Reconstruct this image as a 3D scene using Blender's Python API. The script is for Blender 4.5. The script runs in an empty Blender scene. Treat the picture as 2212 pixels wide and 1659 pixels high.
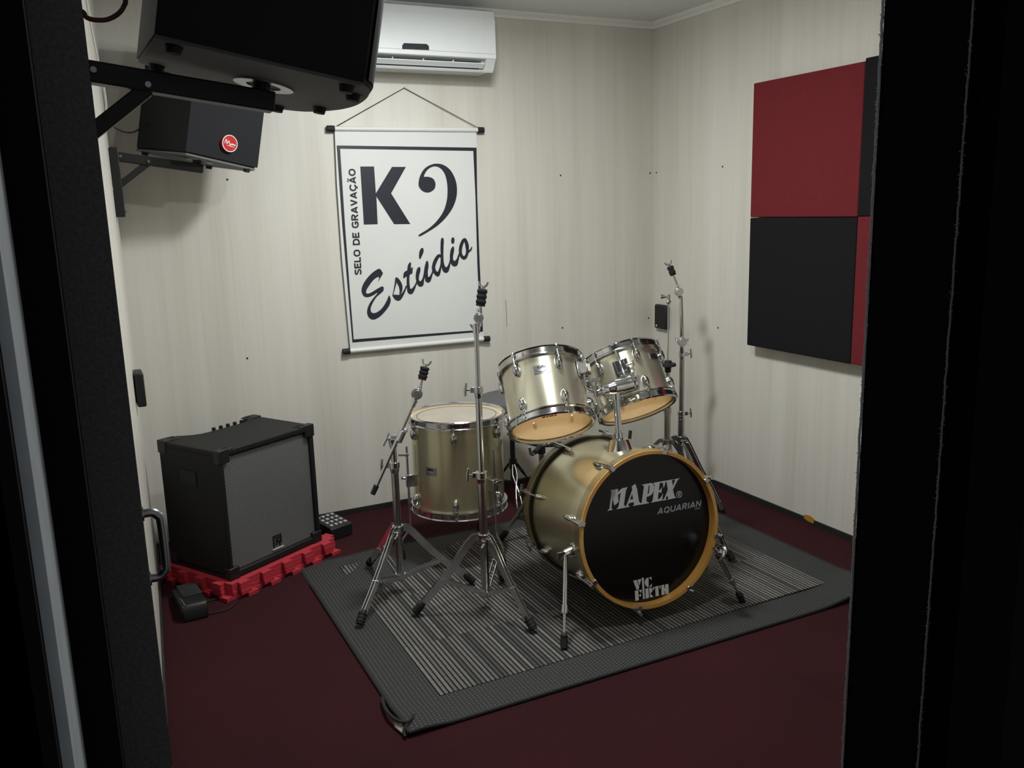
import bpy, bmesh, math, random
from mathutils import Vector, Matrix
from mathutils.geometry import tessellate_polygon

scene = bpy.context.scene
COL = scene.collection
PI = math.pi
random.seed(4)

# ------------------------------------------------------------------ camera, world, light, exposure
cd = bpy.data.cameras.new('camera')
cam = bpy.data.objects.new('camera', cd)
COL.objects.link(cam)
cd.sensor_fit = 'HORIZONTAL'
cd.sensor_width = 36.0
cd.lens = 36.0 * 1873.2 / 2212
cd.clip_start = 0.02
cam.location = (-2.7321, -3.8207, 1.3893)
cam.rotation_euler = (1.36971, 0.02783, -0.46269)
scene.camera = cam

world = bpy.data.worlds.new('dark_hall')
scene.world = world
world.use_nodes = True
bgn = world.node_tree.nodes['Background']
bgn.inputs[0].default_value = (0.92, 0.96, 1.0, 1)
bgn.inputs[1].default_value = 0.15

def lamp(name, loc, power, size, color):
    """round ceiling luminaire shining down into the room"""
    ld = bpy.data.lights.new(name, 'AREA')
    ld.shape = 'DISK'
    ld.size = size
    ld.energy = power
    ld.color = color
    o = bpy.data.objects.new(name, ld)
    o.location = loc
    COL.objects.link(o)
    return o
lamp('ceiling_lamp', (-1.42, -1.12, 2.20), 21.5, 0.24, (0.98, 1.0, 0.99))
lamp('ceiling_lamp_by_door', (-1.58, -2.02, 2.20), 9, 0.10, (0.98, 1.0, 0.99))
# added point light, no fixture of its own, lifting ceiling and upper walls
pd_ = bpy.data.lights.new('ceiling_fill', 'POINT')
pd_.energy = 6.5
pd_.shadow_soft_size = 0.10
pd_.color = (0.97, 0.99, 1.0)
po_ = bpy.data.objects.new('ceiling_fill', pd_)
po_.location = (-1.42, -1.12, 2.08)
COL.objects.link(po_)

scene.view_settings.view_transform = 'Standard'
scene.view_settings.look = 'None'
scene.view_settings.gamma = 1.0
scene.view_settings.use_curve_mapping = False
scene.view_settings.exposure = 0.28

# ------------------------------------------------------------------ materials
def lin(c):
    return tuple(((x / 255) / 12.92 if x / 255 <= 0.04045 else ((x / 255 + 0.055) / 1.055) ** 2.4) for x in c)

def new_mat(name):
    m = bpy.data.materials.new(name)
    m.use_nodes = True
    nt = m.node_tree
    return m, nt, nt.nodes['Principled BSDF']

def N(nt, t, **kw):
    n = nt.nodes.new(t)
    for k, v in kw.items():
        setattr(n, k, v)
    return n

def coords(nt, scale=(1, 1, 1), kind='Object'):
    tc = N(nt, 'ShaderNodeTexCoord')
    mp = N(nt, 'ShaderNodeMapping')
    mp.inputs['Scale'].default_value = scale
    nt.links.new(tc.outputs[kind], mp.inputs['Vector'])
    return mp.outputs['Vector']

def math_n(nt, op, a, b=None, c=None):
    n = N(nt, 'ShaderNodeMath', operation=op)
    for i, v in enumerate((a, b, c)):
        if v is None:
            continue
        if isinstance(v, (int, float)):
            n.inputs[i].default_value = v
        else:
            nt.links.new(v, n.inputs[i])
    return n.outputs[0]

def ramp(nt, fac, stops, interp='LINEAR'):
    r = N(nt, 'ShaderNodeValToRGB')
    r.color_ramp.interpolation = interp
    els = r.color_ramp.elements
    while len(els) < len(stops):
        els.new(0.5)
    for e, (pos, col) in zip(els, stops):
        e.position = pos
        e.color = tuple(col) + (1,)
    nt.links.new(fac, r.inputs['Fac'])
    return r.outputs['Color']

def bump(nt, bsdf, height, strength=0.2, dist=0.002):
    b = N(nt, 'ShaderNodeBump')
    b.inputs['Strength'].default_value = strength
    b.inputs['Distance'].default_value = dist
    nt.links.new(height, b.inputs['Height'])
    nt.links.new(b.outputs['Normal'], bsdf.inputs['Normal'])

def noise(nt, vec, scale, detail=3, rough=0.5):
    n = N(nt, 'ShaderNodeTexNoise')
    n.inputs['Scale'].default_value = scale
    n.inputs['Detail'].default_value = detail
    n.inputs['Roughness'].default_value = rough
    nt.links.new(vec, n.inputs['Vector'])
    return n.outputs['Fac']

def mat(name, col, rough=0.5, metal=0.0, var=0.0, nscale=(30, 30, 30), bmp=0.0, coat=0.0, sheen=0.0, spec=None):
    """plain procedural material with a slight noise variation and bump"""
    m, nt, b = new_mat(name)
    c = lin(col)
    b.inputs['Roughness'].default_value = rough
    b.inputs['Metallic'].default_value = metal
    b.inputs['Coat Weight'].default_value = coat
    b.inputs['Sheen Weight'].default_value = sheen
    if spec is not None:
        b.inputs['Specular IOR Level'].default_value = spec
    f = noise(nt, coords(nt, nscale), 1.0, 4)
    lo = tuple(x * (1 - var) for x in c)
    hi = tuple(min(1, x * (1 + var)) for x in c)
    nt.links.new(ramp(nt, f, [(0.3, lo), (0.7, hi)]), b.inputs['Base Color'])
    if bmp:
        bump(nt, b, f, bmp)
    return m

def wall_material():
    m, nt, b = new_mat('pale_laminate_panelling')
    b.inputs['Roughness'].default_value = 0.42
    f1 = noise(nt, coords(nt, (7, 7, 0.22)), 1.0, 5, 0.6)
    f2 = noise(nt, coords(nt, (75, 75, 1.3)), 1.0, 4, 0.7)
    f3 = noise(nt, coords(nt, (2.2, 2.2, 0.6)), 1.0, 2, 0.5)
    s = math_n(nt, 'ADD', math_n(nt, 'MULTIPLY', f1, 0.62), math_n(nt, 'MULTIPLY', f2, 0.23))
    s = math_n(nt, 'ADD', s, math_n(nt, 'MULTIPLY', f3, 0.15))
    nt.links.new(ramp(nt, s, [(0.32, lin((193, 189, 178))), (0.5, lin((207, 204, 194))), (0.68, lin((216, 214, 206)))]), b.inputs['Base Color'])
    return m

def carpet_material():
    m, nt, b = new_mat('dark_red_carpet')
    b.inputs['Roughness'].default_value = 0.95
    b.inputs['Specular IOR Level'].default_value = 0.1
    f1 = noise(nt, coords(nt, (420, 420, 420)), 1.0, 2)
    f2 = noise(nt, coords(nt, (3, 3, 3)), 1.0, 4)
    s = math_n(nt, 'ADD', math_n(nt, 'MULTIPLY', f1, 0.6), math_n(nt, 'MULTIPLY', f2, 0.4))
    nt.links.new(ramp(nt, s, [(0.3, lin((43, 20, 24))), (0.7, lin((60, 27, 31)))]), b.inputs['Base Color'])
    bump(nt, b, f1, 0.5, 0.004)
    return m

def stripe_material():
    """irregular lengthwise stripes, shifted from tile row to tile row"""
    m, nt, b = new_mat('grey_striped_carpet_tile')
    b.inputs['Roughness'].default_value = 0.9
    b.inputs['Specular IOR Level'].default_value = 0.15
    tc = N(nt, 'ShaderNodeTexCoord')
    sx = N(nt, 'ShaderNodeSeparateXYZ')
    nt.links.new(tc.outputs['Object'], sx.inputs[0])
    row = math_n(nt, 'FLOOR', math_n(nt, 'DIVIDE', math_n(nt, 'ADD', sx.outputs['Y'], 1.30 + 0.365 * 4), 0.365))
    colm = math_n(nt, 'FLOOR', math_n(nt, 'DIVIDE', math_n(nt, 'ADD', sx.outputs['X'], 4.0), 0.5))
    seed = math_n(nt, 'ADD', math_n(nt, 'MULTIPLY', row, 7.31), math_n(nt, 'MULTIPLY', colm, 0.0))
    k = math_n(nt, 'MULTIPLY', sx.outputs['X'], 1.0 / 0.0150)
    cell = math_n(nt, 'FLOOR', k)
    fr = math_n(nt, 'FRACT', k)
    cmb = N(nt, 'ShaderNodeCombineXYZ')
    nt.links.new(cell, cmb.inputs[0])
    nt.links.new(seed, cmb.inputs[1])
    wn = N(nt, 'ShaderNodeTexWhiteNoise', noise_dimensions='2D')
    nt.links.new(cmb.outputs[0], wn.inputs['Vector'])
    colr = ramp(nt, wn.outputs['Value'], [(0.0, lin((76, 75, 74))), (0.12, lin((98, 96, 93))), (0.38, lin((107, 105, 101))), (0.70, lin((117, 115, 110)))], 'CONSTANT')
    gap = math_n(nt, 'GREATER_THAN', math_n(nt, 'ABSOLUTE', math_n(nt, 'SUBTRACT', fr, 0.5)), 0.33)
    mix = N(nt, 'ShaderNodeMix', data_type='RGBA')
    nt.links.new(gap, mix.inputs['Factor'])
    nt.links.new(colr, mix.inputs['A'])
    mix.inputs['B'].default_value = lin((26, 26, 27)) + (1,)
    f = noise(nt, coords(nt, (160, 60, 100)), 1.0, 3)
    mul = N(nt, 'ShaderNodeMix', data_type='RGBA', blend_type='MULTIPLY')
    mul.inputs['Factor'].default_value = 0.6
    nt.links.new(mix.outputs['Result'], mul.inputs['A'])
    nt.links.new(ramp(nt, f, [(0.3, (0.55, 0.55, 0.55)), (0.7, (1, 1, 1))]), mul.inputs['B'])
    nt.links.new(mul.outputs['Result'], b.inputs['Base Color'])
    h = math_n(nt, 'SUBTRACT', 1.0, gap)
    bump(nt, b, h, 0.6, 0.003)
    return m

def dot_material():
    """black woven border with small pale dots in a slanted grid"""
    m, nt, b = new_mat('black_woven_border')
    b.inputs['Roughness'].default_value = 0.8
    tc = N(nt, 'ShaderNodeTexCoord')
    sx = N(nt, 'ShaderNodeSeparateXYZ')
    nt.links.new(tc.outputs['Object'], sx.inputs[0])
    p = 0.0125
    u = math_n(nt, 'DIVIDE', sx.outputs['X'], p)
    v0 = math_n(nt, 'DIVIDE', sx.outputs['Y'], p * 0.9)
    v = math_n(nt, 'ADD', v0, math_n(nt, 'MULTIPLY', math_n(nt, 'FLOOR', u), 0.5))
    du = math_n(nt, 'SUBTRACT', math_n(nt, 'FRACT', u), 0.5)
    dv = math_n(nt, 'SUBTRACT', math_n(nt, 'FRACT', v), 0.5)
    d = math_n(nt, 'SQRT', math_n(nt, 'ADD', math_n(nt, 'MULTIPLY', du, du), math_n(nt, 'MULTIPLY', dv, dv)))
    dot = math_n(nt, 'LESS_THAN', d, 0.14)
    mix = N(nt, 'ShaderNodeMix', data_type='RGBA')
    nt.links.new(dot, mix.inputs['Factor'])
    mix.inputs['A'].default_value = lin((32, 33, 33)) + (1,)
    mix.inputs['B'].default_value = lin((116, 115, 110)) + (1,)
    nt.links.new(mix.outputs['Result'], b.inputs['Base Color'])
    bump(nt, b, math_n(nt, 'SUBTRACT', 1.0, d), 0.5, 0.003)
    return m

def grille_material():
    """perforated steel: hexagonal rows of round holes, drawn from the sheet's own x and z"""
    m, nt, b = new_mat('perforated_steel_grille')
    b.inputs['Roughness'].default_value = 0.45
    b.inputs['Metallic'].default_value = 0.6
    tc = N(nt, 'ShaderNodeTexCoord')
    sx = N(nt, 'ShaderNodeSeparateXYZ')
    nt.links.new(tc.outputs['Object'], sx.inputs[0])
    p = 0.0078
    v = math_n(nt, 'DIVIDE', sx.outputs['Z'], p * 0.866)
    u = math_n(nt, 'ADD', math_n(nt, 'DIVIDE', sx.outputs['X'], p), math_n(nt, 'MULTIPLY', math_n(nt, 'FLOOR', v), 0.5))
    du = math_n(nt, 'SUBTRACT', math_n(nt, 'FRACT', u), 0.5)
    dv = math_n(nt, 'MULTIPLY', math_n(nt, 'SUBTRACT', math_n(nt, 'FRACT', v), 0.5), 0.866)
    d = math_n(nt, 'SQRT', math_n(nt, 'ADD', math_n(nt, 'MULTIPLY', du, du), math_n(nt, 'MULTIPLY', dv, dv)))
    hole = math_n(nt, 'LESS_THAN', d, 0.31)
    mix = N(nt, 'ShaderNodeMix', data_type='RGBA')
    nt.links.new(hole, mix.inputs['Factor'])
    mix.inputs['A'].default_value = lin((172, 174, 176)) + (1,)
    mix.inputs['B'].default_value = lin((8, 8, 9)) + (1,)
    nt.links.new(mix.outputs['Result'], b.inputs['Base Color'])
    nt.links.new(math_n(nt, 'MULTIPLY', math_n(nt, 'SUBTRACT', 1.0, hole), 0.7), b.inputs['Metallic'])
    return m

def shell_material(name, col, rough):
    m, nt, b = new_mat(name)
    b.inputs['Metallic'].default_value = 0.85
    b.inputs['Roughness'].default_value = rough
    b.inputs['Coat Weight'].default_value = 0.25
    b.inputs['Coat Roughness'].default_value = 0.12
    f = noise(nt, coords(nt, (900, 900, 900)), 1.0, 2)
    f2 = noise(nt, coords(nt, (9, 9, 9)), 1.0, 3)
    c = lin(col)
    s = math_n(nt, 'ADD', math_n(nt, 'MULTIPLY', f, 0.7), math_n(nt, 'MULTIPLY', f2, 0.3))
    nt.links.new(ramp(nt, s, [(0.3, tuple(x * 0.82 for x in c)), (0.7, tuple(min(1, x * 1.12) for x in c))]), b.inputs['Base Color'])
    return m

def wood_material(name, a, bcol, sc=(3, 3, 40), rough=0.35, coat=0.4):
    m, nt, b = new_mat(name)
    b.inputs['Roughness'].default_value = rough
    b.inputs['Coat Weight'].default_value = coat
    f = noise(nt, coords(nt, sc), 1.0, 5, 0.6)
    nt.links.new(ramp(nt, f, [(0.3, lin(a)), (0.7, lin(bcol))]), b.inputs['Base Color'])
    return m

def film_material(name, col, clear):
    """drum head film: part see-through, part cloudy, with a faint gloss"""
    m, nt, b = new_mat(name)
    out = nt.nodes['Material Output']
    tr = N(nt, 'ShaderNodeBsdfTransparent')
    tl = N(nt, 'ShaderNodeBsdfTranslucent')
    mx = N(nt, 'ShaderNodeMixShader')
    mx2 = N(nt, 'ShaderNodeMixShader')
    f = noise(nt, coords(nt, (12, 12, 12)), 1.0, 3)
    c = lin(col)
    cr = ramp(nt, f, [(0.3, tuple(x * 0.9 for x in c)), (0.7, c)])
    nt.links.new(cr, b.inputs['Base Color'])
    nt.links.new(cr, tl.inputs['Color'])
    b.inputs['Roughness'].default_value = 0.3
    mx.inputs[0].default_value = 0.5
    nt.links.new(b.outputs[0], mx.inputs[1])
    nt.links.new(tl.outputs[0], mx.inputs[2])
    mx2.inputs[0].default_value = clear
    nt.links.new(mx.outputs[0], mx2.inputs[1])
    nt.links.new(tr.outputs[0], mx2.inputs[2])
    nt.links.new(mx2.outputs[0], out.inputs['Surface'])
    return m

M_wall = wall_material()
M_carpet = carpet_material()
M_ceil = mat('white_ceiling_paint', (222, 224, 222), 0.8, var=0.02)
M_trimw = mat('white_cornice', (226, 226, 222), 0.6, var=0.02)
M_skirt = mat('black_skirting', (30, 30, 31), 0.6, var=0.2)
M_stripe = stripe_material()
M_dots = dot_material()
M_bind = mat('black_binding', (26, 26, 27), 0.85, var=0.2, nscale=(300, 300, 300), bmp=0.4)
M_backing = mat('pale_rug_underside', (150, 142, 126), 0.9, var=0.2, nscale=(200, 200, 200))
M_chrome = mat('chrome', (208, 209, 211), 0.12, 1.0, var=0.03, nscale=(8, 8, 8))
M_leg = mat('satin_chrome', (216, 216, 218), 0.24, 1.0, var=0.05)
M_chrome_dull = mat('worn_chrome', (176, 175, 172), 0.22, 1.0, var=0.12, nscale=(40, 40, 40))
M_shell = shell_material('champagne_lacquer', (226, 222, 200), 0.27)
M_shell_floor = shell_material('champagne_gold_lacquer', (212, 205, 170), 0.27)
M_maple = wood_material('maple_inside', (232, 198, 144), (246, 220, 172), rough=0.5, coat=0.1)
M_hoop = wood_material('amber_maple_hoop', (188, 132, 58), (222, 172, 92), (5, 40, 5), 0.28, 0.6)
M_hoop_olive = wood_material('olive_brown_hoop', (92, 80, 50), (124, 108, 70), (5, 40, 5), 0.3, 0.6)
M_clear = film_material('clear_drum_film', (250, 230, 190), 0.45)
M_batter = film_material('white_batter_film', (232, 230, 220), 0.12)
M_coated = film_material('cloudy_drum_film', (240, 236, 224), 0.45)
M_blackhead = mat('black_drum_head', (5, 5, 6), 0.22, var=0.15, nscale=(6, 6, 6))
M_logo = mat('silver_grey_print', (206, 211, 214), 0.5, var=0.04)
M_logo2 = mat('slate_grey_print', (156, 162, 174), 0.5, var=0.06)
M_black = mat('black_plastic', (18, 18, 20), 0.5, var=0.15)
M_tolex = mat('black_vinyl_covering', (20, 20, 22), 0.6, var=0.2, nscale=(500, 500, 500), bmp=0.35, spec=0.3)
M_cab = mat('black_textured_cabinet', (20, 21, 24), 0.6, var=0.18, nscale=(420, 420, 420), bmp=0.35, spec=0.3)
M_cab_grey = mat('charcoal_base_lit_by_walls', (100, 100, 101), 0.75, var=0.12, nscale=(300, 300, 300), bmp=0.2)  # base grey raised to carry the light the walls throw underneath
M_cloth_grille = mat('black_grille_cloth', (20, 21, 25), 0.7, var=0.25, nscale=(700, 700, 700), bmp=0.3, spec=0.3)
M_bracket = mat('black_painted_steel', (15, 15, 17), 0.45, var=0.15)
M_rubber = mat('black_rubber', (17, 17, 19), 0.7, var=0.2)
M_ridge = mat('grey_black_rubber', (48, 48, 50), 0.45, var=0.1)
M_felt = mat('black_felt', (26, 26, 29), 0.95, var=0.3, nscale=(400, 400, 400), bmp=0.5)
M_redfelt = mat('red_plastic_washer', (120, 28, 28), 0.6, var=0.1)
M_redfoam = mat('red_foam', (168, 38, 52), 0.75, var=0.1, nscale=(90, 90, 90), bmp=0.15)
M_redpanel = mat('dark_red_fabric', (104, 36, 40), 0.95, var=0.06, nscale=(60, 60, 60), spec=0.15)
M_blackpanel = mat('black_fabric', (25, 25, 27), 0.95, var=0.1, nscale=(500, 500, 500), spec=0.15)
M_banner = mat('white_vinyl_banner', (212, 214, 211), 0.4, var=0.02, nscale=(5, 5, 5))
M_print = mat('blue_black_print', (31, 33, 44), 0.45, var=0.05)
M_ac = mat('white_ac_plastic', (226, 230, 229), 0.4, var=0.01)
M_dark = mat('dark_recess', (30, 32, 36), 0.7, var=0.1)
M_steel = mat('brushed_steel', (168, 170, 174), 0.3, 1.0, var=0.05)
M_grey_seat = mat('grey_vinyl_seat', (84, 84, 84), 0.6, var=0.08, nscale=(60, 60, 60))
M_badge_red = mat('red_badge', (190, 32, 34), 0.35, var=0.04, coat=0.3)
M_white = mat('white_print', (222, 222, 222), 0.5, var=0.02)
M_whitecable = mat('white_cable', (206, 206, 200), 0.5, var=0.04)
M_browncable = mat('brown_cable', (84, 46, 36), 0.5, var=0.1)
M_button = mat('pale_rubber_button', (176, 176, 172), 0.5, var=0.15)
M_tape = mat('amber_tape', (176, 126, 44), 0.5, var=0.25, nscale=(120, 120, 120))
M_jamb_grey = mat('charcoal_carpet_lining', (88, 86, 86), 0.95, var=0.2, nscale=(300, 300, 300), bmp=0.5, spec=0.1)
M_jamb_black = mat('black_carpet_lining', (15, 15, 18), 0.95, var=0.3, nscale=(300, 300, 300), bmp=0.5, spec=0.1)
M_jamb_blue = mat('navy_carpet_lining', (62, 55, 96), 0.95, var=0.2, nscale=(300, 300, 300), bmp=0.5, spec=0.1)
M_fray = film_material('grey_frayed_thread', (190, 190, 194), 0.0)
M_strip = mat('grey_painted_strip', (176, 182, 186), 0.7, var=0.08)

# ------------------------------------------------------------------ mesh helpers
def vec(p):
    return Vector(p)

def frame(axis, ref=(0, 0, 1)):
    a = Vector(axis).normalized()
    r = Vector(ref)
    if abs(a.dot(r.normalized())) > 0.97:
        r = Vector((1, 0, 0))
    u = r.cross(a).normalized()
    return a, u, a.cross(u)

class MB:
    def __init__(self):
        self.v = []
        self.f = []

    def add(self, vs, fs):
        n = len(self.v)
        self.v += [tuple(x) for x in vs]
        self.f += [tuple(i + n for i in f) for f in fs]
        return self

    def box(self, c, s, R=None):
        vs = []
        for sx in (-1, 1):
            for sy in (-1, 1):
                for sz in (-1, 1):
                    q = Vector((sx * s[0] / 2, sy * s[1] / 2, sz * s[2] / 2))
                    if R is not None:
                        q = R @ q
                    vs.append(Vector(c) + q)
        return self.add(vs, [(0, 1, 3, 2), (4, 6, 7, 5), (0, 4, 5, 1), (2, 3, 7, 6), (0, 2, 6, 4), (1, 5, 7, 3)])

    def bar(self, p, q, w, t, ref=(0, 0, 1)):
        """rectangular bar from p to q, t measured along ref, w across"""
        a, u, w2 = frame(Vector(q) - Vector(p), ref)
        R = Matrix((a, u, w2)).transposed()
        L = (Vector(q) - Vector(p)).length
        return self.box((Vector(p) + Vector(q)) / 2, (L, w, t), R)

    def cyl(self, p, q, r, r2=None, n=20):
        r2 = r if r2 is None else r2
        a, u, w = frame(Vector(q) - Vector(p))
        vs = []
        for c, rr in ((Vector(p), r), (Vector(q), r2)):
            for i in range(n):
                t = 2 * PI * i / n
                vs.append(c + rr * (math.cos(t) * u + math.sin(t) * w))
        fs = [(i, (i + 1) % n, n + (i + 1) % n, n + i) for i in range(n)]
        fs += [tuple(range(n - 1, -1, -1)), tuple(range(n, 2 * n))]
        return self.add(vs, fs)

    def tube(self, pts, r, n=10, sub=0):
        P = [Vector(p) for p in pts]
        if sub:
            P = smooth3(P, sub)
        rs = r if isinstance(r, (list, tuple)) else [r] * len(P)
        if len(rs) != len(P):
            rs = [rs[min(len(rs) - 1, int(i * len(rs) / len(P)))] for i in range(len(P))]
        up = None
        vs = []
        for i, p in enumerate(P):
            t = (P[min(i + 1, len(P) - 1)] - P[max(i - 1, 0)]).normalized()
            if up is None:
                _, u, w = frame(t)
            else:
                u = (up - up.dot(t) * t)
                u = u.normalized() if u.length > 1e-6 else frame(t)[1]
                w = t.cross(u)
            up = u
            for k in range(n):
                a = 2 * PI * k / n
                vs.append(p + rs[i] * (math.cos(a) * u + math.sin(a) * w))
        fs = []
        for i in range(len(P) - 1):
            for k in range(n):
                fs.append((i * n + k, i * n + (k + 1) % n, (i + 1) * n + (k + 1) % n, (i + 1) * n + k))
        fs += [tuple(range(n - 1, -1, -1)), tuple(range((len(P) - 1) * n, len(P) * n))]
        return self.add(vs, fs)

    def lathe(self, prof, o, axis, n=64, closed=True, arc=None):
        """prof: (radius, height) pairs turned about axis through o"""
        a, u, w = frame(axis)
        vs = []
        m = len(prof)
        for i in range(n):
            t = 2 * PI * i / n
            d = math.cos(t) * u + math.sin(t) * w
            for (r, h) in prof:
                vs.append(Vector(o) + r * d + h * a)
        fs = []
        for i in range(n):
            j = (i + 1) % n
            for k in range(m if closed else m - 1):
                l = (k + 1) % m
                fs.append((i * m + k, j * m + k, j * m + l, i * m + l))
        return self.add(vs, fs)

    def disc(self, o, axis, r, n=64):
        a, u, w = frame(axis)
        vs = [Vector(o) + r * (math.cos(2 * PI * i / n) * u + math.sin(2 * PI * i / n) * w) for i in range(n)]
        return self.add(vs, [tuple(range(n))])

    def ell(self, c, ax, n=14, m=9):
        """ellipsoid with three half-axis vectors"""
        A, B, Cc = [Vector(x) for x in ax]
        vs = []
        for j in range(1, m):
            ph = PI * j / m
            for i in range(n):
                t = 2 * PI * i / n
                vs.append(Vector(c) + math.sin(ph) * (math.cos(t) * A + math.sin(t) * B) + math.cos(ph) * Cc)
        top = len(vs)
        vs.append(Vector(c) + Cc)
        vs.append(Vector(c) - Cc)
        fs = []
        for j in range(m - 2):
            for i in range(n):
                fs.append((j * n + i, j * n + (i + 1) % n, (j + 1) * n + (i + 1) % n, (j + 1) * n + i))
        for i in range(n):
            fs.append((top, (i + 1) % n, i))
            fs.append((top + 1, (m - 2) * n + i, (m - 2) * n + (i + 1) % n))
        return self.add(vs, fs)

    def prism(self, loops, O, U, V, t):
        """flat shape given by 2-D loops (first outer, rest holes), laid on O,U,V, thickness t towards UxV"""
        O, U, V = Vector(O), Vector(U), Vector(V)
        nrm = U.cross(V).normalized()
        L3 = [[Vector((x, y, 0)) for x, y in lp] for lp in loops]
        tri = tessellate_polygon(L3)
        flat = [q for lp in L3 for q in lp]
        base = [O + q.x * U + q.y * V for q in flat]
        nn = len(flat)
        vs = base + [b + nrm * t for b in base]
        fs = []
        for a, b, c in tri:
            fs.append((a, b, c))
            fs.append((a + nn, c + nn, b + nn))
        k = 0
        for lp in loops:
            m = len(lp)
            for i in range(m):
                j = (i + 1) % m
                fs.append((k + i, k + j, k + j + nn, k + i + nn))
            k += m
        return self.add(vs, fs)

    def strap(self, pts, wdir, w, t):
        """flat bar along a path; wdir is the wide direction"""
        P = [Vector(p) for p in pts]
        vs = []
        for i, p in enumerate(P):
            tg = (P[min(i + 1, len(P) - 1)] - P[max(i - 1, 0)]).normalized()
            wd = Vector(wdir)
            wd = (wd - wd.dot(tg) * tg).normalized()
            nn = tg.cross(wd)
            for sw, st in ((-1, -1), (1, -1), (1, 1), (-1, 1)):
                vs.append(p + wd * sw * w / 2 + nn * st * t / 2)
        fs = []
        for i in range(len(P) - 1):
            for k in range(4):
                fs.append((i * 4 + k, i * 4 + (k + 1) % 4, (i + 1) * 4 + (k + 1) % 4, (i + 1) * 4 + k))
        fs += [(3, 2, 1, 0), tuple(range(len(P) * 4 - 4, len(P) * 4))]
        return self.add(vs, fs)

    def stroke(self, pts, O, U, V, t, sub=6, closed=False):
        """pen stroke of varying width: pts = (x, y, width)"""
        P = smooth_n(pts, sub, closed)
        left, right = [], []
        n = len(P)
        for i in range(n):
            a = P[(i - 1) % n] if closed else P[max(i - 1, 0)]
            b = P[(i + 1) % n] if closed else P[min(i + 1, n - 1)]
            dx, dy = b[0] - a[0], b[1] - a[1]
            l = math.hypot(dx, dy) or 1
            nx, ny = -dy / l, dx / l
            w = P[i][2] / 2
            wl = wr = w
            # keep the inner side of a tight bend from folding over itself
            e1 = (P[i][0] - a[0], P[i][1] - a[1])
            e2 = (b[0] - P[i][0], b[1] - P[i][1])
            l1, l2 = math.hypot(*e1), math.hypot(*e2)
            if l1 > 1e-9 and l2 > 1e-9:
                turn = math.atan2(e1[0] * e2[1] - e1[1] * e2[0], e1[0] * e2[0] + e1[1] * e2[1])
                if abs(turn) > 1e-4:
                    rad = 0.5 * (l1 + l2) / abs(turn) * 0.75
                    if turn > 0:
                        wl = min(w, rad)
                    else:
                        wr = min(w, rad)
            left.append((P[i][0] + nx * wl, P[i][1] + ny * wl))
            right.append((P[i][0] - nx * wr, P[i][1] - ny * wr))
        O, U, V = Vector(O), Vector(U), Vector(V)
        nrm = U.cross(V).normalized() * t
        vs = []
        for l, r in zip(left, right):
            for q in (l, r):
                b = O + q[0] * U + q[1] * V
                vs += [b, b + nrm]
        fs = []
        for i in range(n if closed else n - 1):
            j = (i + 1) % n
            a, b = i * 4, j * 4
            fs += [(a + 1, b + 1, b + 3, a + 3), (a, a + 2, b + 2, b), (a, b, b + 1, a + 1), (a + 2, a + 3, b + 3, b + 2)]
        if not closed:
            fs += [(0, 1, 3, 2), ((n - 1) * 4, (n - 1) * 4 + 2, (n - 1) * 4 + 3, (n - 1) * 4 + 1)]
        return self.add(vs, fs)

    def build(self, name, m, parent=None, local=False, bevel=0.0, smooth=True, mods=None):
        me = bpy.data.meshes.new(name)
        vs = self.v
        if parent is not None and not local:
            base = root_of(parent).location
            vs = [(x - base.x, y - base.y, z - base.z) for x, y, z in vs]
        me.from_pydata([tuple(x) for x in vs], [], self.f)
        bm = bmesh.new()
        bm.from_mesh(me)
        bmesh.ops.recalc_face_normals(bm, faces=bm.faces)
        bm.to_mesh(me)
        bm.free()
        if smooth:
            for pl in me.polygons:
                pl.use_smooth = True
            me.set_sharp_from_angle(angle=math.radians(38))
        me.materials.append(m)
        o = bpy.data.objects.new(name, me)
        COL.objects.link(o)
        if parent is not None:
            o.parent = parent
        if bevel:
            bv = o.modifiers.new('bevel', 'BEVEL')
            bv.width = bevel
            bv.segments = 3
            bv.limit_method = 'ANGLE'
            bv.angle_limit = math.radians(40)
        return o

def root_of(o):
    while o.parent is not None:
        o = o.parent
    return o

def smooth3(P, sub):
    out = []
    n = len(P)
    for i in range(n - 1):
        p0, p1, p2, p3 = P[max(i - 1, 0)], P[i], P[i + 1], P[min(i + 2, n - 1)]
        for k in range(sub):
            t = k / sub
            out.append(0.5 * ((2 * p1) + (p2 - p0) * t + (2 * p0 - 5 * p1 + 4 * p2 - p3) * t * t + (3 * p1 - p0 - 3 * p2 + p3) * t ** 3))
    out.append(P[-1])
    return out

def smooth_n(pts, sub, closed=False):
    n = len(pts)
    out = []
    for i in range(n if closed else n - 1):
        if closed:
            q = [pts[(i + k) % n] for k in (-1, 0, 1, 2)]
        else:
            q = [pts[max(i - 1, 0)], pts[i], pts[i + 1], pts[min(i + 2, n - 1)]]
        for k in range(sub):
            t = k / sub
            out.append(tuple(0.5 * ((2 * b) + (c - a) * t + (2 * a - 5 * b + 4 * c - d) * t * t + (3 * b - a - 3 * c + d) * t ** 3) for a, b, c, d in zip(*q)))
    if not closed:
        out.append(tuple(pts[-1]))
    return out

def thing(name, loc, label, cat, rotz=0.0, group=None):
    o = bpy.data.objects.new(name, None)
    o.empty_display_size = 0.05
    o.location = loc
    o.rotation_euler = (0, 0, rotz)
    COL.objects.link(o)
    return tag(o, label, cat, group)

def tag(o, label, cat, group=None, kind=None):
    o['label'] = label
    o['category'] = cat
    if group:
        o['group'] = group
    if kind:
        o['kind'] = kind
    return o

def struct(o, label, cat):
    return tag(o, label, cat, kind='structure')

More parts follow.
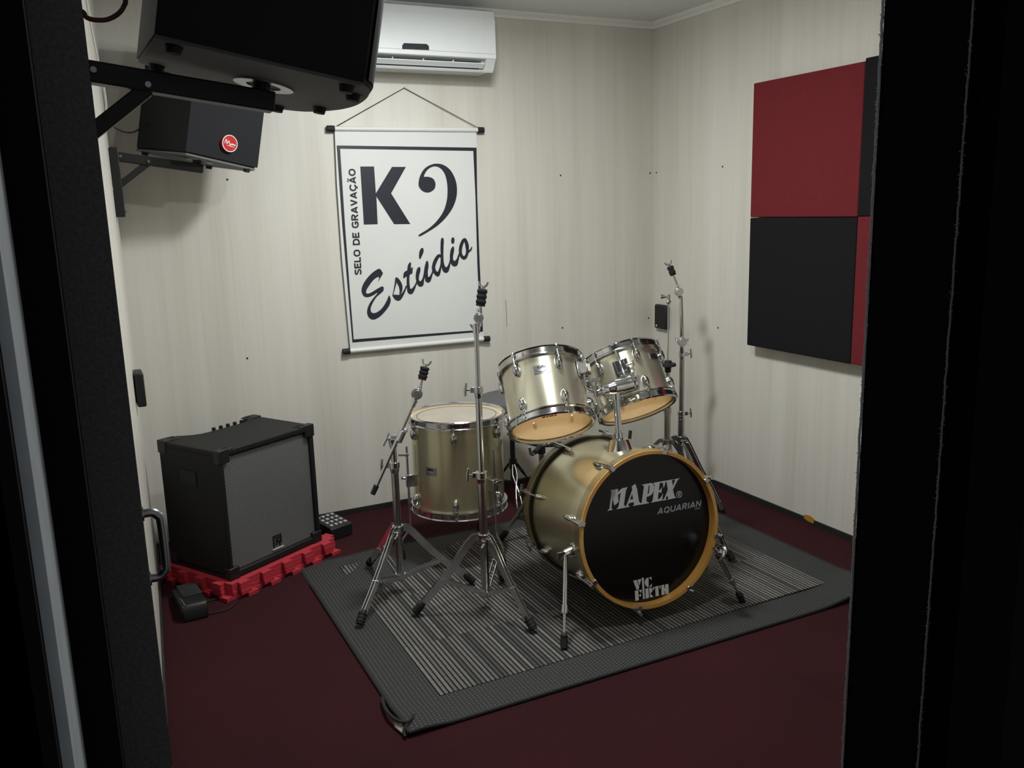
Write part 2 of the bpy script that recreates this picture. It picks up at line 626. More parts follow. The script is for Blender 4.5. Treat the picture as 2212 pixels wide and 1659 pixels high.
# block capitals as pen paths in a box of the given width and height 1
GLYPH = {
    'S': (0.66, [[(0.60, 0.80), (0.50, 0.90), (0.33, 0.92), (0.14, 0.86), (0.10, 0.70), (0.22, 0.58), (0.45, 0.47), (0.57, 0.33), (0.53, 0.14), (0.33, 0.08), (0.15, 0.10), (0.06, 0.22)]]),
    'E': (0.62, [[(0.10, 0), (0.10, 1)], [(0.02, 0.92), (0.60, 0.92)], [(0.02, 0.52), (0.54, 0.52)], [(0.02, 0.08), (0.61, 0.08)]]),
    'L': (0.58, [[(0.10, 0), (0.10, 1)], [(0.02, 0.08), (0.57, 0.08)]]),
    'O': (0.80, [[(0.40, 0.92), (0.18, 0.82), (0.09, 0.5), (0.18, 0.18), (0.40, 0.08), (0.62, 0.18), (0.71, 0.5), (0.62, 0.82), (0.40, 0.92)]]),
    'D': (0.74, [[(0.10, 0), (0.10, 1)], [(0.02, 0.92), (0.34, 0.92), (0.57, 0.82), (0.65, 0.5), (0.57, 0.18), (0.34, 0.08), (0.02, 0.08)]]),
    'G': (0.78, [[(0.68, 0.76), (0.56, 0.89), (0.38, 0.92), (0.17, 0.82), (0.09, 0.5), (0.17, 0.18), (0.40, 0.08), (0.60, 0.12), (0.67, 0.22), (0.67, 0.46)], [(0.40, 0.44), (0.75, 0.44)]]),
    'R': (0.72, [[(0.10, 0), (0.10, 1)], [(0.02, 0.92), (0.40, 0.92), (0.58, 0.84), (0.60, 0.68), (0.52, 0.54), (0.36, 0.49), (0.02, 0.49)], [(0.34, 0.48), (0.62, 0.0)]]),
    'A': (0.76, [[(0.08, 0), (0.38, 0.98)], [(0.38, 0.98), (0.68, 0)], [(0.18, 0.28), (0.58, 0.28)]]),
    'V': (0.72, [[(0.08, 1), (0.36, 0.03)], [(0.36, 0.03), (0.64, 1)]]),
    'C': (0.76, [[(0.68, 0.74), (0.58, 0.88), (0.40, 0.92), (0.18, 0.82), (0.09, 0.5), (0.18, 0.18), (0.40, 0.08), (0.58, 0.12), (0.69, 0.28)]]),
    'Q': (0.82, [[(0.40, 0.92), (0.18, 0.82), (0.09, 0.5), (0.18, 0.18), (0.40, 0.08), (0.62, 0.18), (0.71, 0.5), (0.62, 0.82), (0.40, 0.92)], [(0.48, 0.26), (0.76, -0.04)]]),
    'U': (0.74, [[(0.10, 1), (0.10, 0.36), (0.18, 0.14), (0.37, 0.08), (0.56, 0.14), (0.64, 0.36), (0.64, 1)]]),
    'I': (0.26, [[(0.13, 0), (0.13, 1)]]),
    'N': (0.74, [[(0.10, 0), (0.10, 1)], [(0.10, 0.97), (0.64, 0.03)], [(0.64, 0), (0.64, 1)]]),
    ' ': (0.34, []),
}
GLYPH['Ç'] = (GLYPH['C'][0], GLYPH['C'][1] + [[(0.42, 0.04), (0.48, -0.10), (0.38, -0.18), (0.28, -0.16)]])
GLYPH['Ã'] = (GLYPH['A'][0], GLYPH['A'][1] + [[(0.18, 1.14), (0.28, 1.22), (0.38, 1.18), (0.48, 1.14), (0.58, 1.22)]])

def put_text(mb, body, O, U, V, N3, length, cap, weight=0.2, lift=0.0006, shear=0.0):
    """word in block capitals laid along U from O, of the given length and cap height, facing N3"""
    gap = 0.07
    tot = sum(GLYPH[c][0] + gap for c in body) - gap
    kx = length / tot
    O, U, V, N3 = Vector(O), Vector(U), Vector(V), Vector(N3)
    x = 0.0
    for c in body:
        wd, paths = GLYPH[c]
        for k, p in enumerate(paths):
            thin = 0.6 if any(q[1] > 1.05 or q[1] < -0.05 for q in p) and c != 'Q' else 1.0
            pts = [((x + px) * kx + shear * py * cap, py * cap, weight * cap * thin) for px, py in p]
            mb.stroke(pts, O + N3 * (lift + 0.00012 * k), U, V, 0.0004, 5 if len(p) > 2 else 1)
        x += wd + gap

def wallx(y):
    return -2.567 + 0.0652 * y

# ------------------------------------------------------------------ the setting
CEIL = 2.275
YF = -3.0          # room side of the doorway wall
def panel_wall(name, mb, label):
    return struct(mb.build(name, M_wall, smooth=False), label, 'wall')

struct(MB().box((-1.3, -2.2, -0.05), (3.4, 4.8, 0.1)).build('floor', M_carpet), 'dark red carpeted floor of the rehearsal room', 'floor')
struct(MB().box((-1.3, -1.5, CEIL + 0.05), (3.2, 3.4, 0.1)).build('ceiling', M_ceil), 'white ceiling of the rehearsal room', 'ceiling')
wb = panel_wall('wall_back', MB().box((-1.3, 0.05, CEIL / 2), (3.2, 0.1, CEIL)), 'pale wood-grain back wall behind the banner')
MB().tube([(-0.8761, -0.001, 0.945), (-0.8728, -0.001, 0.8901), (-0.8728, -0.001, 0.8121)], 0.0008, 6).build('scratch', M_dark, wb)
panel_wall('wall_right', MB().box((0.05, -1.5, CEIL / 2), (0.1, 3.2, CEIL)), 'pale wood-grain right wall carrying the red and black panels')
mb = MB()
a, b = (wallx(0.05), 0.05), (wallx(-3.3), -3.3)
mb.prism([[a, b, (b[0] - 0.1, b[1]), (a[0] - 0.1, a[1])]], (0, 0, 0), (1, 0, 0), (0, 1, 0), CEIL)
panel_wall('wall_left', mb, 'pale wood-grain left wall carrying the speaker brackets')
mb = MB()
mb.box((-0.83, YF - 0.075, CEIL / 2), (1.76, 0.15, CEIL))
panel_wall('wall_front', mb, 'wall around the doorway, right of the opening')
mb = MB()
mb.box((-2.28, YF - 0.075, 2.18), (1.14, 0.15, 0.19))
panel_wall('wall_doorhead', mb, 'wall above the doorway')

def cornice(name, p, q, nrm, label):
    mb = MB()
    P, Q, n = Vector(p), Vector(q), Vector(nrm)
    prof = [(0, 0), (0.034, 0), (0.030, -0.008), (0.014, -0.018), (0.010, -0.030), (0, -0.030)]
    k = len(prof)
    vs = [c + n * d + Vector((0, 0, h)) for c in (P, Q) for d, h in prof]
    fs = [(i, (i + 1) % k, k + (i + 1) % k, k + i) for i in range(k)] + [tuple(range(k)), tuple(range(2 * k - 1, k - 1, -1))]
    mb.add(vs, fs)
    struct(mb.build(name, M_trimw), label, 'cornice')
cornice('trim_1', (wallx(0), 0, CEIL), (0, 0, CEIL), (0, -1, 0), 'white cornice along the top of the back wall')
cornice('trim_2', (0, 0, CEIL), (0, YF, CEIL), (-1, 0, 0), 'white cornice along the top of the right wall')

struct(MB().box((-1.283, -0.004, 0.012), (2.566, 0.008, 0.024)).build('baseboard_back', M_skirt), 'thin black skirting under the back wall', 'skirting')
struct(MB().box((-0.004, -1.5, 0.012), (0.008, 3.0, 0.024)).build('baseboard_right', M_skirt), 'thin black skirting under the right wall', 'skirting')
mb = MB().bar((wallx(-0.01) + 0.004, -0.01, 0.012), (wallx(-2.2) + 0.004, -2.2, 0.012), 0.008, 0.024)
struct(mb.build('baseboard_left', M_skirt), 'thin black skirting under the left wall', 'skirting')

# the stepped, carpet-lined door frame on both sides of the opening
def jamb(name, x0, x1, y0, y1, m, label, edge_x=None, edge_y=None, fray=0, amt=1.0):
    o = MB().box(((x0 + x1) / 2, (y0 + y1) / 2, 1.05), (abs(x1 - x0), abs(y1 - y0), 2.1)).build(name, m)
    struct(o, label, 'door frame')
    if fray:
        mb = MB()
        for i in range(fray):
            z = 0.02 + 2.06 * i / fray + random.uniform(0, 0.004)
            w = random.uniform(0.0008, 0.0018) * amt
            p = Vector((edge_x + random.uniform(-0.0015, 0.0015), edge_y + random.uniform(-0.002, 0.002), z))
            d = Vector((random.uniform(-1, 1), random.uniform(-1, 1), random.uniform(-0.5, 0.5))).normalized()
            q = p + d * w * 1.6
            mb.add([p + Vector((0, 0, 0.0011)), p - Vector((0, 0, 0.0011)), q, p + Vector((0.0008, 0.0008, 0))], [(0, 1, 2), (0, 2, 3), (1, 3, 2), (0, 3, 1)])
        pts = [(edge_x + random.uniform(-0.0006, 0.0006), edge_y + random.uniform(-0.0006, 0.0006), 0.02 + 2.06 * i / 160) for i in range(161)]
        mb.tube(pts, 0.0016 * amt, 6)
        f = mb.build('frayed_edge', M_fray, o)
        f['label'] = 'pale frayed threads along the cut edge of the lining'
    return o
jamb('trim_3', -1.783, -1.55, YF - 0.1127, YF + 0.012, M_jamb_black, 'black carpet-lined door frame step nearest the room, right side', -1.7842, YF + 0.0135, 2400, 1.15)
jamb('trim_4', -1.7605, -1.50, YF - 0.22, YF - 0.1127, M_jamb_black, 'black carpet-lined middle step of the right door frame', -1.7840, YF - 0.1132, 1800, 0.8)
jamb('trim_5', -1.8599, -1.46, YF - 0.26, YF - 0.22, M_jamb_blue, 'narrow navy edge of the right door frame')
jamb('trim_10', -1.933, -1.40, YF - 0.32, YF - 0.26, M_jamb_black, 'black outer edge of the right door frame, nearest the viewer')
jamb('trim_6', -2.7075, -2.762, YF - 0.06, YF + 0.0, M_jamb_grey, 'charcoal carpet-lined door frame step nearest the room, left side', -2.7075, YF - 0.002, 1500, 0.55)
jamb('trim_7', -2.7445, -2.80, YF - 0.16, YF - 0.06, M_jamb_black, 'black carpet-lined middle step of the left door frame')
jamb('trim_8', -2.7682, -2.7763, YF - 0.28, YF - 0.16, M_strip, 'pale grey upright strip on the left door frame')
jamb('trim_9', -2.7744, -2.90, YF - 0.30, YF - 0.16, M_jamb_black, 'black outer edge of the left door frame')

# the open door leaf along the left wall, almost edge-on, with its pull handle
mb = MB()
mb.prism([[(wallx(-2.40) + 0.004, -2.40), (-2.6855, -2.40), (-2.7085, -2.93), (wallx(-2.93) + 0.004, -2.93)]], (0, 0, 0.015), (1, 0, 0), (0, 1, 0), 2.02)
dr = struct(mb.build('door_1', M_jamb_black), 'dark carpet-lined door leaf standing open against the left wall', 'door')
hz0, hz1 = 0.85, 0.9535
xo = -2.6631
xi = -2.690
mb = MB()
mb.tube([(xi, -2.46, hz1), (xo - 0.012, -2.46, hz1), (xo - 0.004, -2.46, hz1 - 0.006), (xo, -2.46, hz1 - 0.018), (xo, -2.46, hz0 + 0.018), (xo - 0.004, -2.46, hz0 + 0.006), (xo - 0.012, -2.46, hz0), (xi, -2.46, hz0)], 0.0068, 14, 5)
for z in (hz0, hz1):
    mb.cyl((xi, -2.46, z), (xi + 0.004, -2.46, z), 0.011)
h = mb.build('handle', M_steel, dr)
h['label'] = 'steel pull handle'

# ------------------------------------------------------------------ rug
RX0, RX1, RY0, RY1 = -2.078, -0.264, -1.803, -0.495
IX0, IX1, IY0, IY1 = -1.935, -0.425, -1.668, -0.590
def rug_z(x, y):
    z = 0.0
    # right front corner lifts in a wave, near left corner curls up
    d = math.hypot((x - RX1) / 0.34, (y - RY0) / 0.22)
    if d < 1:
        z += 0.035 * (math.cos(d * PI) + 1) / 2
    d = math.hypot((x - RX0 - 0.03) / 0.13, (y - RY0 - 0.05) / 0.12)
    if d < 1:
        z += 0.014 * (math.cos(d * PI) + 1) / 2
    # pressed flat where the foam mats stand on the far left corner
    d = math.hypot(x - RX0 - 0.05, y - RY1 + 0.02)
    if d < 0.22:
        z -= 0.0062 * min(1.0, (0.22 - d) / 0.05)
    return z
def grid(x0, x1, y0, y1, nx, ny, top, thick):
    mb = MB()
    vs, fs = [], []
    for k, zz in enumerate((top, top - thick)):
        for j in range(ny + 1):
            for i in range(nx + 1):
                x = x0 + (x1 - x0) * i / nx
                y = y0 + (y1 - y0) * j / ny
                vs.append((x, y, zz + rug_z(x, y)))
    W = nx + 1
    B = W * (ny + 1)
    for j in range(ny):
        for i in range(nx):
            a = j * W + i
            fs.append((a, a + 1, a + W + 1, a + W))
            fs.append((B + a, B + a + W, B + a + W + 1, B + a + 1))
    ring = [i for i in range(nx)] + [j * W + nx for j in range(ny)] + [ny * W + nx - i for i in range(nx)] + [(ny - j) * W for j in range(ny)]
    for q in range(len(ring)):
        a, b = ring[q], ring[(q + 1) % len(ring)]
        fs.append((a, b, B + b, B + a))
    return mb.add(vs, fs)
rug = thing('rug', (-1.17, -1.15, 0.0), 'grey striped rug with a dotted black border under the drum kit', 'rug')
bd = grid(RX0, RX1, RY0, RY1, 90, 64, 0.0075, 0.006).build('border', M_dots, rug)
bd['label'] = 'black woven border with small pale dots'
pile = grid(IX0, IX1, IY0, IY1, 2, 2, 0.0095, 0.003).build('striped_pile', M_stripe, rug)
pile['label'] = 'grey striped centre laid in rows of tiles'
mb = MB()
loop = []
nn = 60
for i in range(nn):
    loop.append((RX0 + (RX1 - RX0) * i / nn, RY0))
for i in range(nn):
    loop.append((RX1, RY0 + (RY1 - RY0) * i / nn))
for i in range(nn):
    loop.append((RX1 - (RX1 - RX0) * i / nn, RY1))
for i in range(nn):
    loop.append((RX0, RY1 - (RY1 - RY0) * i / nn))
loop.append(loop[0])
mb.tube([(x, y, 0.0055 + rug_z(x, y)) for x, y in loop], 0.0052, 8)
mb.build('binding', M_bind, rug)
mb = MB()
mb.tube([(-2.0891, -1.605, 0.013), (-2.0985, -1.6592, 0.016), (-2.0995, -1.7075, 0.02), (-2.0906, -1.7524, 0.024), (-2.0737, -1.7727, 0.026), (-2.0545, -1.7599, 0.024), (-2.0419, -1.7395, 0.02)], 0.0050, 8, 4)
mb.tube([(-2.0598, -1.767, 0.024), (-2.0778, -1.7796, 0.02), (-2.0882, -1.789, 0.012), (-2.0905, -1.8095, 0.008)], 0.0045, 8, 4)
cn = mb.build('turned_corner', M_bind, rug)
cn['label'] = 'curled black corner of the rug edging'
mb = MB()
a_, b_, c_, d_ = (-2.0995, -1.7383, 0.016), (-2.0654, -1.7706, 0.018), (-2.092, -1.7955, 0.01), (-2.1008, -1.7525, 0.009)
dn = Vector((0, 0, -0.002))
q_ = [Vector(x) for x in (a_, b_, c_, d_)]
mb.add(q_ + [x + dn for x in q_], [(0, 1, 2, 3), (7, 6, 5, 4), (0, 4, 5, 1), (1, 5, 6, 2), (2, 6, 7, 3), (3, 7, 4, 0)])
pu = mb.build('underside_flap', M_backing, rug)
pu['label'] = 'pale underside showing at the curled corner'

# ------------------------------------------------------------------ drums
TO_CAM = Vector(cam.location)
def drum_frame(axis, c):
    """u points horizontally towards the viewer's side, w to its right"""
    a = Vector(axis).normalized()
    d = TO_CAM - Vector(c)
    d = (d - d.dot(a) * a).normalized()
    return a, d, a.cross(d)

def hoop_profile(R, top=True):
    s = 1 if top else -1
    return [(R + 0.001, 0.010 * s), (R + 0.008, 0.013 * s), (R + 0.0125, 0.009 * s), (R + 0.0085, 0.005 * s), (R + 0.0075, -0.012 * s),
            (R + 0.0125, -0.016 * s), (R + 0.0125, -0.020 * s), (R + 0.001, -0.020 * s)]

def add_lug(root, c, a, d, R, ang, h_edge, toward, m=None):
    """teardrop lug on the shell with its tension rod up to the hoop"""
    w = a.cross(d)
    rd = math.cos(ang) * d + math.sin(ang) * w
    tg = a.cross(rd)
    p = c + rd * (R + 0.004) + a * (h_edge - toward * 0.055)
    mb = MB()
    mb.ell(p, (tg * 0.0130, a * 0.025, rd * 0.016), 16, 10)
    mb.ell(p + a * toward * 0.012 + rd * 0.003, (tg * 0.0085, a * 0.014, rd * 0.013), 14, 8)
    lg = mb.build('lug', M_chrome, root)
    mb = MB()
    q0 = p + rd * 0.008 + a * toward * 0.016
    q1 = c + rd * (R + 0.011) + a * (h_edge + toward * 0.004)
    mb.cyl(q0, q1, 0.0031, n=12)
    mb.cyl(q1 - a * toward * 0.002, q1 + a * toward * 0.0045, 0.0050, n=10)
    mb.box(q1 - a * toward * 0.008, (0.010, 0.010, 0.010), Matrix((tg, rd, a)).transposed())
    mb.build('tension_rod', M_chrome, lg)

MAPEX = [
    [[(165, 358), (322, 330), (313, 400), (400, 318), (515, 297), (480, 345), (435, 640), (450, 672), (548, 672), (546, 690), (285, 737), (328, 690), (350, 560), (372, 398), (318, 455), (330, 590), (247, 665), (208, 520), (188, 725), (225, 745), (105, 770), (150, 720), (188, 385)]],
    [[(588, 285), (662, 232), (697, 330), (738, 590), (770, 612), (770, 642), (615, 672), (640, 640), (632, 595), (545, 612), (515, 655), (548, 674), (546, 690), (455, 704), (495, 640), (598, 360), (600, 310)], [(556, 548), (600, 425), (620, 535)]],
    [[(785, 250), (985, 212), (1020, 235), (1035, 290), (1025, 380), (990, 440), (940, 475), (890, 490), (885, 560), (895, 590), (935, 600), (930, 615), (760, 648), (790, 600), (835, 290), (820, 262)], [(930, 265), (950, 258), (935, 420), (905, 438)]],
    [[(1020, 212), (1275, 165), (1235, 300), (1222, 300), (1215, 225), (1190, 205), (1150, 215), (1130, 365), (1165, 345), (1195, 295), (1180, 420), (1155, 395), (1125, 405), (1110, 535), (1150, 530), (1190, 470), (1215, 425), (1195, 562), (975, 606), (1010, 560), (1045, 260)]],
    [[(1255, 172), (1420, 140), (1392, 168), (1408, 275), (1455, 165), (1430, 145), (1545, 115), (1500, 165), (1410, 345), (1445, 480), (1480, 507), (1300, 547), (1320, 515), (1300, 460), (1265, 520), (1285, 548), (1195, 568), (1240, 520), (1310, 350), (1285, 190)]],
]
def wordmark(mb, O, U, V, t, length):
    """the five-letter maker's word at a small size, from its own outlines (levelled)"""
    k = length / 1440.0
    for loops in MAPEX:
        mb.prism([[((x - 105) * k, (-(y - 768) - (x - 105) * 0.205) * k) for x, y in lp] for lp in loops], O, U, V, t)

def tom(name, label, ctop, axis, Rout, h, nlug, phase, shell_m, badge=None, ring=False, gap=None):
    R = Rout - 0.0125
    a = Vector(axis).normalized()
    c = Vector(ctop)
    root = thing(name, c - a * h, label, 'drum', group='tom drums of the kit')
    cmid = c - a * h / 2
    _, d, w = drum_frame(a, cmid)
    z0, z1 = -h + 0.012, -0.012
    mb = MB().lathe([(R, z0), (R, z1), (R - 0.0015, z1), (R - 0.0015, z0)], c, a, 96)
    mb.build('shell', shell_m, root)
    mb = MB().lathe([(R - 0.0016, z0), (R - 0.0016, z1), (R - 0.007, z1), (R - 0.007, z0)], c, a, 96)
    li = mb.build('shell_lining', M_maple, root)
    li['label'] = 'amber maple inside of the shell'
    mb = MB().lathe(hoop_profile(R, True), c - a * 0.013, a, 96)
    mb.build('hoop', M_chrome, root)
    mb = MB().lathe(hoop_profile(R, False), c - a * (h - 0.013), a, 96)
    mb.build('hoop', M_chrome, root)
    hd = MB().disc(c - a * 0.0125, a, R + 0.001, 96).build('drum_head', M_batter if ring else M_coated, root)
    hd['label'] = 'cloudy white batter head'
    if ring:
        MB().lathe([(R * 0.86, 0), (R * 0.86 + 0.0022, 0), (R * 0.86 + 0.0022, 0.0005), (R * 0.86, 0.0005)], c - a * 0.0122, a, 96).build('head_ring', M_dark, hd)
    hd = MB().disc(c - a * (h - 0.0125), a, R + 0.001, 96).build('drum_head', M_clear, root)
    hd['label'] = 'clear lower head showing amber wood inside'
    if not ring:
        # small maker's word on the lower head
        mb = MB()
        oo = c - a * (h - 0.0118) + d * (R * 0.80) - w * 0.028
        wordmark(mb, oo, w, d * -1.0, -0.0006, 0.055)
        mb.build('printed_word', M_black, hd)
    for k in range(nlug):
        ang = phase + 2 * PI * k / nlug
        add_lug(root, c, a, d, R, ang, -0.010, 1)
        add_lug(root, c, a, d, R, ang, -h + 0.010, -1)
    if badge:
        ang, hb, wdt, hgt = badge
        rd = math.cos(ang) * d + math.sin(ang) * w
        tg = a.cross(rd)
        # plate curved with the shell
        mb = MB()
        n = 10
        vs, fs = [], []
        for i in range(n + 1):
            th = ang + (i / n - 0.5) * wdt / R
            r2 = math.cos(th) * d + math.sin(th) * w
            for zz in (-1, 1):
                for rr in (0.0006, 0.0018):
                    vs.append(c + r2 * (R + rr) + a * (hb + zz * hgt / 2))
        for i in range(n):
            q = i * 4
            for x, y in ((0, 1), (1, 3), (3, 2), (2, 0)):
                fs.append((q + x, q + y, q + 4 + y, q + 4 + x))
        fs += [(0, 1, 3, 2), (n * 4, n * 4 + 2, n * 4 + 3, n * 4 + 1)]
        bg = mb.add(vs, fs).build('badge', M_steel, root)
        mb = MB()
        wordmark(mb, c + rd * (R + 0.0022) + tg * (-wdt * 0.30) + a * (hb + hgt * 0.10), tg, a, 0.0006, wdt * 0.6)
        mb.stroke([(-0.40 * wdt, 0.05 * hgt, 0.0005), (-0.2 * wdt, -0.3 * hgt, 0.0012), (0.1 * wdt, -0.34 * hgt, 0.0014), (0.36 * wdt, -0.05 * hgt, 0.0008), (0.42 * wdt, 0.3 * hgt, 0.0005)], c + rd * (R + 0.0022) + a * hb, tg, a, 0.0006)
        mb.build('badge_lettering', M_black, bg)
    return root, c, a, d, w, R

T1 = tom('tom_drum', 'champagne tom with a silver badge on its face, left of the two rack toms', (-1.292, -1.122, 0.842), (0.155, 0.667, 1), 0.155, 0.256, 6, -0.60, M_shell, badge=(0.02, -0.085, 0.055, 0.030))
T2 = tom('tom_drum', 'champagne rack tom hanging beside the thin cymbal and hi-hat stands, right of the badged tom', (-0.944, -1.106, 0.837), (-0.005, 0.638, 1), 0.150, 0.235, 6, 0.42, M_shell, badge=(1.02, -0.075, 0.05, 0.02))
FT = tom('floor_tom_drum', 'tall champagne-gold floor tom standing behind the two front cymbal stands', (-1.449, -0.702, 0.598), (0.01, 0.01, 1), 0.195, 0.395, 6, -1.12, M_shell_floor, badge=(-0.62, -0.20, 0.05, 0.035), ring=True)

# floor tom legs
root, c, a, d, w, R = FT
for k, dg_ in enumerate((-71.3, -191.3, 48.7)):
    t = math.radians(dg_)
    rd = Vector((math.cos(t), math.sin(t), 0))
    tg = Vector((-math.sin(t), math.cos(t), 0))
    p = Vector((c.x, c.y, 0)) + rd * (R + 0.024)
    ztop = 0.475
    mb = MB()
    mb.tube([p + Vector((0, 0, ztop)), p + Vector((0, 0, 0.16)), p + rd * 0.004 + Vector((0, 0, 0.13)), p + rd * 0.034 + Vector((0, 0, 0.09)), p + rd * 0.038 + Vector((0, 0, 0.06)), p + rd * 0.038 + Vector((0, 0, 0.02))], 0.0048, 10)
    lg = mb.build('leg', M_chrome, root)
    MB().cyl(p + rd * 0.038 + Vector((0, 0, 0.0095)), p + rd * 0.038 + Vector((0, 0, 0.045)), 0.012, 0.008).build('rubber_foot', M_rubber, lg)
    mb = MB()
    Rm = Matrix((tg, rd, Vector((0, 0, 1)))).transposed()
    mb.box(p + Vector((0, 0, 0.335)) - rd * 0.008, (0.028, 0.036, 0.050), Rm)
    mb.cyl(p + Vector((0, 0, 0.345)), p + Vector((0, 0, 0.345)) + rd * 0.022, 0.005)
    mb.box(p + Vector((0, 0, 0.352)) + rd * 0.026, (0.030, 0.006, 0.016), Rm)
    mb.build('leg_bracket', M_chrome, root, bevel=0.003)

# bass drum
BC = Vector((-1.123, -1.57, 0.3235))
yaw, pit = -0.058, 0.107
BA = Vector((math.sin(yaw) * math.cos(pit), -math.cos(yaw) * math.cos(pit), math.sin(pit)))
BU = Vector((math.cos(yaw), math.sin(yaw), 0))
BV = BU.cross(-BA)
BR, BL = 0.268, 0.452
bass = thing('bass_drum', (BC.x, -1.35, 0.0095), 'champagne bass drum lying on the rug, black front head with white lettering', 'drum')
Rs = BR - 0.014
MB().lathe([(Rs, -0.035), (Rs, -BL + 0.035), (Rs - 0.006, -BL + 0.035), (Rs - 0.006, -0.035)], BC, BA, 128).build('shell', M_shell_floor, bass)
hp = lambda s: [(BR - 0.013, 0.0), (BR - 0.001, 0.0), (BR, -0.002), (BR, -0.040), (BR - 0.001, -0.042), (BR - 0.013, -0.042)]
o = MB().lathe(hp(1), BC, BA, 128).build('hoop', M_hoop, bass)
o['label'] = 'amber wooden front hoop'
M_wrap = shell_material('champagne_hoop_band', (186, 172, 132), 0.3)
o = MB().lathe([(BR + 0.0002, -0.004), (BR + 0.0012, -0.004), (BR + 0.0012, -0.039), (BR + 0.0002, -0.039)], BC, BA, 128).build('hoop_band', M_wrap, o)
o['label'] = 'champagne lacquer band round the outside of the hoop'
o = MB().lathe([(r, -BL - z) for r, z in hp(1)], BC, BA, 128).build('hoop', M_hoop_olive, bass)
o['label'] = 'olive brown rear hoop'
MB().lathe([(Rs + 0.003, -0.026), (Rs + 0.008, -0.026), (Rs + 0.008, -0.050), (Rs + 0.003, -0.050)], BC, BA, 128).build('head_collar', M_black, bass)
MB().lathe([(Rs + 0.003, -BL + 0.050), (Rs + 0.008, -BL + 0.050), (Rs + 0.008, -BL + 0.026), (Rs + 0.003, -BL + 0.026)], BC, BA, 128).build('head_collar', M_black, bass)
HP = BC - BA * 0.034
fh = MB().disc(HP, BA, BR - 0.012, 128).build('drum_head', M_blackhead, bass)
fh['label'] = 'black front head with white lettering'
rh = MB().disc(BC - BA * (BL - 0.02), BA, BR - 0.012, 128).build('drum_head', M_coated, bass)
rh['label'] = 'cloudy white rear head'
HT = BA * 0.0008
mb = MB()
for loops in [[[(-0.1287, 0.149), (-0.0989, 0.1492), (-0.1014, 0.1377), (-0.084, 0.1489), (-0.062, 0.1492), (-0.0692, 0.1421), (-0.0809, 0.0937), (-0.0784, 0.0878), (-0.0598, 0.0848), (-0.0604, 0.0818), (-0.1103, 0.0819), (-0.1017, 0.0885), (-0.0961, 0.1097), (-0.0902, 0.1363), (-0.101, 0.1283), (-0.1002, 0.1053), (-0.1167, 0.0952), (-0.1224, 0.1206), (-0.1284, 0.0869), (-0.1217, 0.0824), (-0.1444, 0.0819), (-0.1355, 0.0889), (-0.1247, 0.1438)]], [[(-0.0479, 0.1491), (-0.0332, 0.1559), (-0.0275, 0.1383), (-0.0225, 0.0929), (-0.0165, 0.0882), (-0.0168, 0.0831), (-0.047, 0.0828), (-0.0418, 0.0874), (-0.0429, 0.0953), (-0.0597, 0.0951), (-0.0659, 0.0887), (-0.0598, 0.0845), (-0.0604, 0.0818), (-0.0778, 0.0823), (-0.0695, 0.0919), (-0.0468, 0.1361), (-0.0459, 0.1445)], [(-0.0569, 0.1056), (-0.0472, 0.1251), (-0.0445, 0.1058)]], [[(-0.0097, 0.1493), (0.0295, 0.1499), (0.0361, 0.1449), (0.0384, 0.1351), (0.0355, 0.12), (0.028, 0.1108), (0.0179, 0.1064), (0.008, 0.1053), (0.0063, 0.0935), (0.0079, 0.0881), (0.0156, 0.0852), (0.0145, 0.0827), (-0.0188, 0.0824), (-0.0125, 0.0896), (-0.0005, 0.141), (-0.0031, 0.1462)], [(0.0182, 0.1425), (0.0222, 0.1431), (0.0175, 0.1159), (0.0115, 0.1137)]], [[(0.0363, 0.1489), (0.0869, 0.1494), (0.0776, 0.1274), (0.0751, 0.1278), (0.0745, 0.1409), (0.0697, 0.1451), (0.0618, 0.1445), (0.0562, 0.1194), (0.0633, 0.1218), (0.0698, 0.1295), (0.0655, 0.1085), (0.0608, 0.1135), (0.0548, 0.1127), (0.0505, 0.0909), (0.0584, 0.0905), (0.067, 0.0996), (0.0724, 0.1065), (0.067, 0.0836), (0.0233, 0.0829), (0.0307, 0.0897), (0.0407, 0.1399)]], [[(0.0829, 0.1488), (0.116, 0.1494), (0.1102, 0.1454), (0.1122, 0.1265), (0.1228, 0.1441), (0.118, 0.1483), (0.1413, 0.1501), (0.1318, 0.1428), (0.1119, 0.1144), (0.1175, 0.0899), (0.1242, 0.0841), (0.0879, 0.0829), (0.0922, 0.0878), (0.0888, 0.0979), (0.0813, 0.0886), (0.0849, 0.0832), (0.0669, 0.0825), (0.0763, 0.0894), (0.092, 0.1165), (0.0887, 0.1448)]]]:
    mb.prism(loops, HP + HT, BU, BV, 0.0006)
RG = [(0.1364, 0.094), (0.1468, 0.0924), (0.137, 0.1047), (0.133, 0.0884), (0.1337, 0.101), (0.1393, 0.0997), (0.1407, 0.0959), (0.1379, 0.0932), (0.1339, 0.0935), (0.1369, 0.0928), (0.1406, 0.0867)]
cx, cy = RG[0]
rx_, ry_ = RG[1][0] - cx, RG[2][1] - cy
mb.stroke([(cx + rx_ * math.cos(2 * PI * i / 16), cy + ry_ * math.sin(2 * PI * i / 16), 0.0018) for i in range(16)], HP + HT, BU, BV, 0.0006, 3, True)
mb.stroke([(x, y, 0.0018) for x, y in RG[3:5]], HP + HT, BU, BV, 0.0006, 2)
mb.stroke([(x, y, 0.0018) for x, y in RG[4:9]], HP + HT, BU, BV, 0.0006, 4)
mb.stroke([(x, y, 0.0018) for x, y in RG[9:11]], HP + HT, BU, BV, 0.0006, 2)
o = mb.build('lettering', M_logo, fh, smooth=False)
o['label'] = 'large silver word across the upper half'
mb = MB()
AQ = [(0.0454, 0.0391), (0.2204, 0.0393), (0.0564, 0.0575), (0.1957, 0.0308), (0.2185, 0.0312), (0.1971, 0.0365)]
